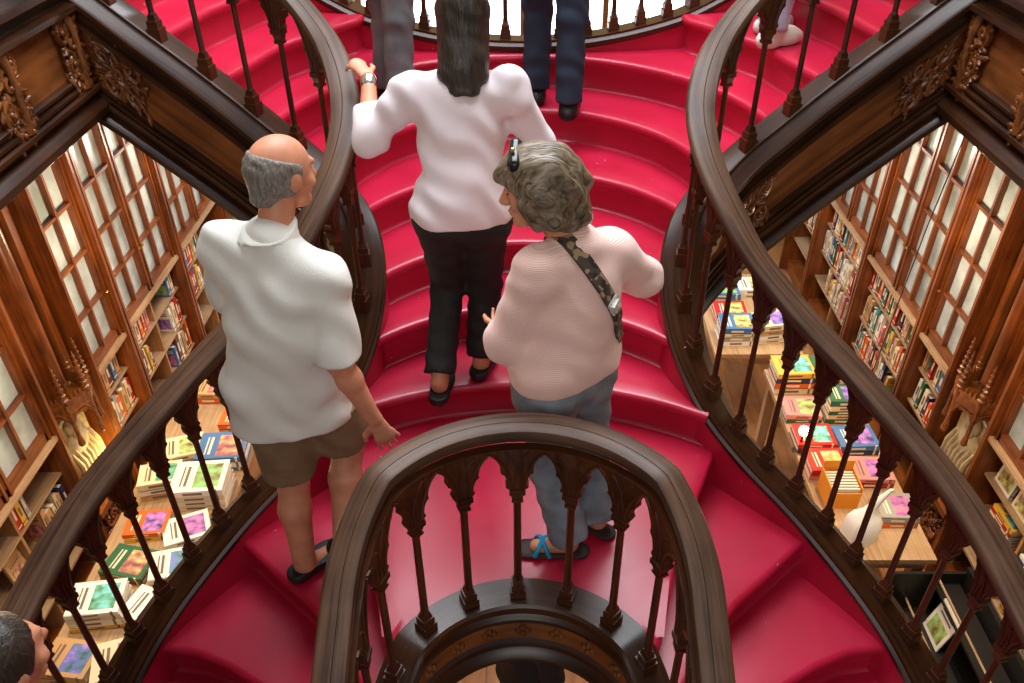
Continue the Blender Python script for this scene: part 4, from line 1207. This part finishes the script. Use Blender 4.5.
S.c(H - f * .05, H - f * .11 - u * .16, .070, .064, .05, f, 1.2); S.c(H - f * .10 - u * .15, H - f * .125 - u * .245, .064, .060, .04, f, 1.4, cuts=[(H - u * .25, -u)])
S.c(H - s * .05 - f * .02, H - s * .05 - f * .09 - u * .19, .035, .04, .03); S.c(H + s * .05 - f * .02, H + s * .05 - f * .09 - u * .19, .035, .04, .03)
S.mesh('hair', DARKHAIR, .007, wom, noise=fold(.0035, 110, 40, 8, 2, 1), cuts=[(H + f * .05 + u * .04, f - u * .35)])
S = Sdf(); a, b = g['elL'], g['wrL']; d = (b - a) / np.linalg.norm(b - a); S.c(b - d * .025, b - d * .010, .031, .031, .004); 
S.mesh('wristwatch', plain('steel', (.7, .7, .7, 1), .25, metal=1), .005, wom)

# --- the woman in pink with a camera strap
Jp = dict(pel=(.135, 2.12, .80), hipL=(.075, 2.06, .75), hipR=(.205, 2.17, .75), shL=(.045, 2.06, 1.20), shR=(.275, 2.225, 1.165), head=(.045, 2.155, 1.415),
          elL=(-.055, 2.07, .925), wrL=(-.07, 2.28, .83), elR=(.40, 2.33, 1.00), wrR=(.26, 2.47, .93),
          knL=(.095, 2.04, .40), anL=(.17, 2.00, .085), toL=(.05, 2.005, .028), knR=(.235, 2.15, .41), anR=(.285, 2.11, .085), toR=(.21, 2.17, .028))
pink, g, fw, (H, s, f, u, R) = person(Jp, True, .95, .0055, SKIN2, label='woman in a pink sweater and jeans with a patterned strap across her back', head_dir=(-.97, .10, -.20), lg=.8)
def knit():
    m, nt, b = newmat('pink_rib_knit')
    tc = nt.nodes.new('ShaderNodeTexCoord'); w_ = nt.nodes.new('ShaderNodeTexWave'); w_.bands_direction = 'Z'; w_.inputs['Scale'].default_value = 60; w_.inputs['Distortion'].default_value = .7; w_.inputs['Detail Scale'].default_value = .6
    nt.links.new(tc.outputs['Object'], w_.inputs['Vector'])
    r = nt.nodes.new('ShaderNodeValToRGB'); r.color_ramp.elements[0].color = lin(244, 196, 184); r.color_ramp.elements[1].color = lin(250, 214, 204)
    nt.links.new(w_.outputs['Fac'], r.inputs['Fac']); nt.links.new(r.outputs['Color'], b.inputs['Base Color'])
    bp = nt.nodes.new('ShaderNodeBump'); bp.inputs['Strength'].default_value = .35; bp.inputs['Distance'].default_value = .004
    nt.links.new(w_.outputs['Fac'], bp.inputs['Height']); nt.links.new(bp.outputs['Normal'], b.inputs['Normal'])
    b.inputs['Roughness'].default_value = .95; b.inputs['Specular IOR Level'].default_value = .15; b.inputs['Sheen Weight'].default_value = .3
    return m
KNIT = knit()
S = Sdf(); ch = (g['shL'] + g['shR']) / 2
S.c(g['hipL'] + A((0, 0, .06)), g['hipR'] + A((0, 0, .06)), .122, None, .06)
S.c(g['pel'] + A((0, 0, .09)), ch - A((0, 0, .14)), .148, .138, .06, fw, 1.05); S.c(ch - A((0, 0, .16)), ch - A((0, 0, .07)), .14, .125, .06, fw, 1.15)
S.c(g['shL'] - A((0, 0, .02)), g['shR'] - A((0, 0, .02)), .068, None, .05)
for q in 'LR':
    a, b, c_ = g['sh' + q], g['el' + q], g['wr' + q]; d = (c_ - b) / np.linalg.norm(c_ - b)
    S.c(a, b, .070, .064, .05); S.c(b, c_, .062, .050, .03, cuts=[(b * .2 + c_ * .8, d)])
S.c(ch + A((0, 0, .045)), g['shR'] * .75 + ch * .25, .058, .055, .05); S.c(ch + A((0, 0, .045)), g['shL'] * .75 + ch * .25, .058, .055, .05)
S.c(ch, ch + A((0, 0, .045)), .070, .058, .03)
sweater = S.mesh('sweater', KNIT, .006, pink, noise=fold(.0035, 22, 30, 58, 9, 1.6), cuts=[((0, 0, .785), (0, 0, -1))])
S = Sdf(); JEAN = plain('blue_denim', lin(128, 136, 146), .85, noise=.30, nscale=12, bump=.2)
S.c(g['hipL'], g['hipR'], .115, None, .05); S.c(g['pel'], g['pel'] + A((0, 0, .09)), .128, None, .05, fw, 1.05)
for q in 'LR':
    a, b, c_ = g['hip' + q], g['kn' + q], g['an' + q]; d = (c_ - b) / np.linalg.norm(c_ - b)
    S.c(a, b, .100, .070, .03); S.c(b, c_, .070, .074, .03, cuts=[(c_ - d * .01, d)])
S.mesh('jeans', JEAN, .007, pink, noise=fold(.0045, 34, 30, 70, 4, 1.3), cuts=[((0, 0, .835), (0, 0, 1))])
# sandals: sole and crossed blue straps
for q in 'LR':
    a, t = g['an' + q], g['to' + q]; d = t - a; d[2] = 0; d /= np.linalg.norm(d); sd = np.cross(d, (0, 0, 1))
    S = Sdf(); he = A((a[0], a[1], .012)) - d * .04
    S.c(he, A((t[0], t[1], .012)) + d * .035, .040, .046, .02, A((0, 0, 1)), 3.4)
    so = S.mesh('sandal', plain('dark_sole', (.03, .02, .015, 1), .6), .005, pink)
    m = MB(); T = A((t[0], t[1], .03))
    for (k0, k1) in ((.045, -.01), (-.01, .045)):
        pts = []
        for i in range(9):
            an = math.pi * i / 8; w = math.cos(an)
            pts.append(T + d * (.01 - .05 * 1 + (k0 + (k1 - k0) * i / 8)) + sd * w * .043 + A((0, 0, .042 * math.sin(an) - .012)))
        m.tube(pts, .0085, 6)
    m.build('strap', plain('turquoise_strap', lin(20, 142, 190), .5), so, smooth=True)
# hair: short, full, swept back with a clip
S = Sdf(); S.e(H + u * .030 - f * .020, (.096, .116, .104), R, .03)
S.c(H + f * .045 + u * .075, H + f * .085 + u * .050, .044, .036, .03, None, 1); S.c(H - f * .06 - u * .02, H - f * .075 - u * .095, .082, .066, .04)
for q in (-1, 1): S.c(H + s * q * .070 - f * .0 + u * .02, H + s * q * .075 - f * .035 - u * .075, .036, .036, .03)
S.e(H - f * .125 + u * .0, (.03, .03, .028), R, .02)
for q in (-1, 1): S.c(H + s * q * .078 + f * .03 - u * .02, H + s * q * .074 + f * .008 - u * .085, .026, .024, .02)
S.e(H + f * .122 - u * .058, (.090, .088, .098), R, .016, sub=True)
S.mesh('hair', BROWNHAIR, .005, pink, noise=fold(.0045, 26, 70, 48, 6, 1.6), cuts=[(H - u * .130, -u)])
S = Sdf(); c0 = H + u * .112 + f * .045; S.c(c0 - s * .05 - u * .015, c0 + s * .03 + u * .01, .022, .020, .01)
cl = S.mesh('hair_clip', plain('black_plastic', (.01, .01, .01, 1), .2), .005, pink)
S = Sdf(); S.e(c0 - s * .030 + u * .022, (.007, .007, .007)); S.mesh('gold_stud', plain('gold', (.9, .6, .15, 1), .25, metal=1), .003, cl)
m = MB()
for q in (-1, 1):
    e = H + f * .0835 + u * .004 + s * q * .033; m.ell(e, (.006, .006, .005), nu=8, nv=6)
m.build('eyes', plain('dark_iris', (.02, .012, .01, 1), .2), pink, smooth=True)
m = MB(); m.ell(H + f * .094 - u * .063, (.010, .010, .006), nu=8, nv=6); m.build('lips', plain('lip', lin(176, 84, 72), .5), pink, smooth=True)
# strap across the back: follows the sweater
def strap_pts():
    """section of the sweater by a sloping plane, from the left of the neck over the back to under the right arm"""
    from mathutils.bvhtree import BVHTree
    bv = BVHTree.FromPolygons([v.co for v in sweater.data.vertices], [tuple(p.vertices) for p in sweater.data.polygons])
    a = V(g['shL'] * .66 + g['shR'] * .34 + A((0, 0, .06))); b = V(g['shR'] * .90 + g['shL'] * .10 + A((0, 0, -.25)))
    c0 = (a + b) / 2 + V(fw) * .01; e1 = (a - b).normalized(); e2 = V(-fw); e2 = (e2 - e1 * e2.dot(e1)).normalized()
    out = []
    for k in range(33):
        an = math.radians(-38 + 236 * k / 32)
        d = e1 * math.cos(an) + e2 * math.sin(an)
        h = bv.ray_cast(c0 + d * .42, -d)
        if h[0] is not None: out.append(h[0] + d * .002)
    for _ in range(3):
        out = [out[0]] + [(out[i - 1] + out[i] * 2 + out[i + 1]) / 4 for i in range(1, len(out) - 1)] + [out[-1]]
    return out
pts = strap_pts(); m = MB(); prev = None; cen = A(g['pel']) * .35 + ch * .65
hw = .024
for i, p in enumerate(pts):
    t = (pts[min(i + 1, len(pts) - 1)] - pts[max(i - 1, 0)]).normalized()
    nrm = V((p[0] - cen[0], p[1] - cen[1], (p[2] - cen[2]) * .7)); nrm -= t * nrm.dot(t); nrm.normalize(); wv = t.cross(nrm)
    b = len(m.v)
    for (a_, n_) in ((-hw, .0), (hw, .0), (hw, .010), (-hw, .010)): m.v.append(p + wv * a_ + nrm * n_)
    if prev is not None:
        for k in range(4): m.face((prev + k, prev + (k + 1) % 4, b + (k + 1) % 4, b + k), [(i * .03, k * .05), (i * .03, k * .05 + .05), (i * .03 + .03, k * .05 + .05), (i * .03 + .03, k * .05)])
    prev = b
def strap_mat():
    m_, nt, b = newmat('patterned_webbing')
    tc = nt.nodes.new('ShaderNodeTexCoord'); n = nt.nodes.new('ShaderNodeTexVoronoi'); n.inputs['Scale'].default_value = 55
    r = nt.nodes.new('ShaderNodeValToRGB'); r.color_ramp.interpolation = 'CONSTANT'; e = r.color_ramp.elements
    e[0].color = lin(70, 56, 44); e[1].position = .55; e[1].color = lin(150, 122, 92); q = e.new(.85); q.color = lin(40, 32, 28)
    sep = nt.nodes.new('ShaderNodeSeparateColor')
    nt.links.new(tc.outputs['Object'], n.inputs['Vector']); nt.links.new(n.outputs['Color'], sep.inputs[0]); nt.links.new(sep.outputs[0], r.inputs['Fac']); nt.links.new(r.outputs['Color'], b.inputs['Base Color'])
    b.inputs['Roughness'].default_value = .8
    return m_
strap = m.build('strap', strap_mat(), pink)
m = MB(); i = len(pts) * 56 // 100; p = pts[i]; t = (pts[i + 1] - pts[i - 1]).normalized(); nrm = V((p[0] - cen[0], p[1] - cen[1], (p[2] - cen[2]) * .7)); nrm -= t * nrm.dot(t); nrm.normalize(); wv = t.cross(nrm)
Mb = Matrix.Translation(p + nrm * .012) @ Matrix((t, wv, nrm)).transposed().to_4x4()
m.box((0, 0, 0), (.045, .05, .008), Mb); m.box((.005, 0, .006), (.026, .036, .008), Mb)
m.build('buckle', plain('silver_buckle', (.75, .75, .72, 1), .3, metal=.7), strap)

# --- legs and bodies of the visitors further up, and others partly in view
def visitor(x, y, z, face, label, top, bottom, hair, skin=SKIN2, h=1.7, stride=.0, shoe=BLACK, res=.011, lean=0, short=False, shoe_mat=None, long_hair=False, bare=False):
    k = h / 1.7; fx, fy = math.sin(face), math.cos(face); F = A((fx, fy, 0)); Rr = A((fy, -fx, 0)); B = A((x, y, z))
    pt = lambda r, f_, u_: B + Rr * r * k + F * (f_ * k) + A((0, 0, u_ * k))
    J = dict(pel=pt(0, 0, .93), hipL=pt(-.085, 0, .88), hipR=pt(.085, 0, .88), shL=pt(-.18, .02 + lean, 1.40), shR=pt(.18, .02 + lean, 1.40), head=pt(0, .06 + lean * 1.2, 1.60),
             elL=pt(-.24, .0 + lean, 1.12), wrL=pt(-.22, .14 + lean, .92), elR=pt(.24, .0 + lean, 1.12), wrR=pt(.22, .14 + lean, .92),
             knL=pt(-.09, .04 + stride, .48), anL=pt(-.09, stride, .09), toL=pt(-.10, .14 + stride, .026 / k), knR=pt(.09, .04 - stride, .48), anR=pt(.09, -stride, .09), toR=pt(.10, .14 - stride, .026 / k))
    o, g, fw, (H, s, f, u, R) = person(J, False, .96 * k, res, skin, label=label, head_dir=tuple(F + A((0, 0, -.15))), lg=.78)
    S = Sdf(); ch = (g['shL'] + g['shR']) / 2
    S.c(g['hipL'] + A((0, 0, .05)), g['hipR'] + A((0, 0, .05)), .118, None, .06); S.c(g['pel'] + A((0, 0, .05)), ch - A((0, 0, .12)), .145, .145, .06, fw, 1.15)
    S.c(g['shL'] - A((0, 0, .02)), g['shR'] - A((0, 0, .02)), .068, None, .05)
    for q in 'LR':
        a, b, c_ = g['sh' + q], g['el' + q], g['wr' + q]
        if bare: S.c(a, b, .064, .064, .04, cuts=[(a * .4 + b * .6, b - a)])
        else: S.c(a, b, .064, .058, .04); S.c(b, c_, .056, .046, .03, cuts=[(b * .1 + c_ * .9, c_ - b)])
    S.c(ch, ch + A((0, 0, .02)), .07, .058, .03)
    S.mesh('top', top, res, o, noise=fold(.005, 30, 24, 50, x * 7, 1), cuts=[(g['pel'] - A((0, 0, .06)), (0, 0, -1))])
    S = Sdf(); S.c(g['hipL'], g['hipR'], .108, None, .05); S.c(g['pel'], g['pel'] + A((0, 0, .08)), .12, None, .05, fw, 1.1)
    for q in 'LR':
        a, b, c_ = g['hip' + q], g['kn' + q], g['an' + q]; S.c(a, b, .094, .072, .035); S.c(b, c_, .072, .070, .03, cuts=[(c_ * .97 + b * .03 - A((0, 0, .02)), c_ - b)])
    S.mesh('trousers', bottom, res, o, noise=fold(.0045, 30, 34, 46, y * 5, 2.4))
    for q in 'LR': shoes(o, g, shoe_mat or shoe, q, res=.009)
    S = Sdf(); S.e(H + u * .02 - f * .014, (.085, .102, .096), R, .02); S.c(H - f * .05 - u * .02, H - f * .05 - u * (.2 if long_hair else .06), .07, .06, .03)
    S.mesh('hair', hair, .009, o, noise=fold(.003, 60, 50, 30, 1), cuts=[(H + f * .05 + u * .04, f - u * .5)])
    return o
GREYJ = plain('grey_denim', lin(104, 104, 106), .85, noise=.3, nscale=10)
NAVYJ = plain('navy_denim', lin(36, 46, 62), .85, noise=.25, nscale=10)
LILACT = plain('pale_cotton', lin(178, 180, 204), .85, noise=.1)
DARKTOP = plain('dark_top', (.02, .018, .018, 1), .85)
GREYTOP = plain('grey_top', (.25, .25, .26, 1), .85)
WHITESH = plain('canvas_shoe', lin(214, 204, 190), .7)
visitor(-.66, 4.13, .90, .5, 'person in rolled grey jeans on the upper steps, beside the handrail at left', GREYTOP, GREYJ, DARKHAIR, stride=.07)
visitor(.15, 4.13, .90, .1, 'person in dark navy jeans climbing just ahead of the long-haired woman', DARKTOP, NAVYJ, BROWNHAIR, stride=.10)
visitor(1.20, 4.12, 7 * RISE, 1.0, 'person in pale lilac trousers on the right-hand upper flight', GREYTOP, LILACT, BROWNHAIR, stride=.08, shoe_mat=WHITESH)
visitor(.02, 2.42, FZ, 1.0, 'dark-clothed person with bare arms on the ground floor under the stairwell', DARKTOP, DARKTOP, DARKHAIR, SKIN1, 1.66, bare=True)
visitor(-1.12, .92, -.72 , .35, 'dark-haired person coming up the lower left flight behind the handrail', DARKTOP, NAVYJ, DARKHAIR, SKIN1, 1.72)

# ------------------------------------------------------------------ light and camera
w = bpy.data.worlds.new('world'); scn.world = w; w.use_nodes = True
bg = w.node_tree.nodes['Background']; bg.inputs[0].default_value = (.80, .88, 1, 1); bg.inputs[1].default_value = .28
def area(name, loc, size, power, color, rot=(0, 0, 0), shape='RECTANGLE'):
    l = bpy.data.lights.new(name, 'AREA'); l.shape = shape; l.size = size[0]; l.size_y = size[1]; l.energy = power; l.color = color
    o = bpy.data.objects.new(name, l); col.objects.link(o); o.location = loc; o.rotation_euler = rot
    return o
area('skylight', (0, 4.6, 5.2), (3.4, 4.4), 600, (.90, .95, 1))
for sg in (-1, 1):
    for y in (3.3, 4.7, 6.2):
        l = bpy.data.lights.new('gallery_lamp', 'POINT'); l.energy = 26; l.color = (1, .76, .48); l.shadow_soft_size = .08
        o = bpy.data.objects.new('gallery_lamp', l); col.objects.link(o); o.location = (sg * 2.45, y, -.15)
for sg in (-1, 1):
    for x, y in ((2.22, 2.7), (2.25, 3.5), (2.22, 4.3), (2.2, 5.1), (2.0, 6.0)):
        l = bpy.data.lights.new('table_fill_spot', 'SPOT'); l.energy = 130; l.color = (1, .82, .58); l.spot_size = math.radians(44); l.spot_blend = .5; l.shadow_soft_size = .06  # added spots without fixtures, to brighten the books on the tables
        o = bpy.data.objects.new('table_fill_spot', l); col.objects.link(o); o.location = (sg * (x + .1), y, 1.06)
l = bpy.data.lights.new('relief_uplight', 'POINT'); l.energy = 9; l.color = (1, .70, .24); l.shadow_soft_size = .04
o = bpy.data.objects.new('relief_uplight', l); col.objects.link(o); o.location = (-2.86, 4.28, -1.72)
l = bpy.data.lights.new('well_floor_fill', 'POINT'); l.energy = 45; l.color = (1, .76, .5); l.shadow_soft_size = .1  # added fill under the stairs, lifts the dark floor below the well
o = bpy.data.objects.new('well_floor_fill', l); col.objects.link(o); o.location = (0, 3.6, -.75)
area('front_fill', (0, -3.2, 4.3), (3.4, 2.2), 95, (1, .95, .88), (math.radians(68), 0, 0))  # unseen fill added behind the camera to lighten panels, risers and backs

cam = bpy.data.cameras.new('camera'); co = bpy.data.objects.new('camera', cam); col.objects.link(co); scn.camera = co
cam.sensor_width = 36; cam.lens = 36 * 819 / 1024; cam.shift_x = -11 / 1024
co.location = (0, 0, 2.45); co.rotation_euler = (math.pi / 2 - math.atan(603 / 819), 0, 0)
cam.clip_start = .02
scn.view_settings.view_transform = 'Standard'; scn.view_settings.look = 'None'; scn.view_settings.gamma = 1; scn.view_settings.exposure = 0
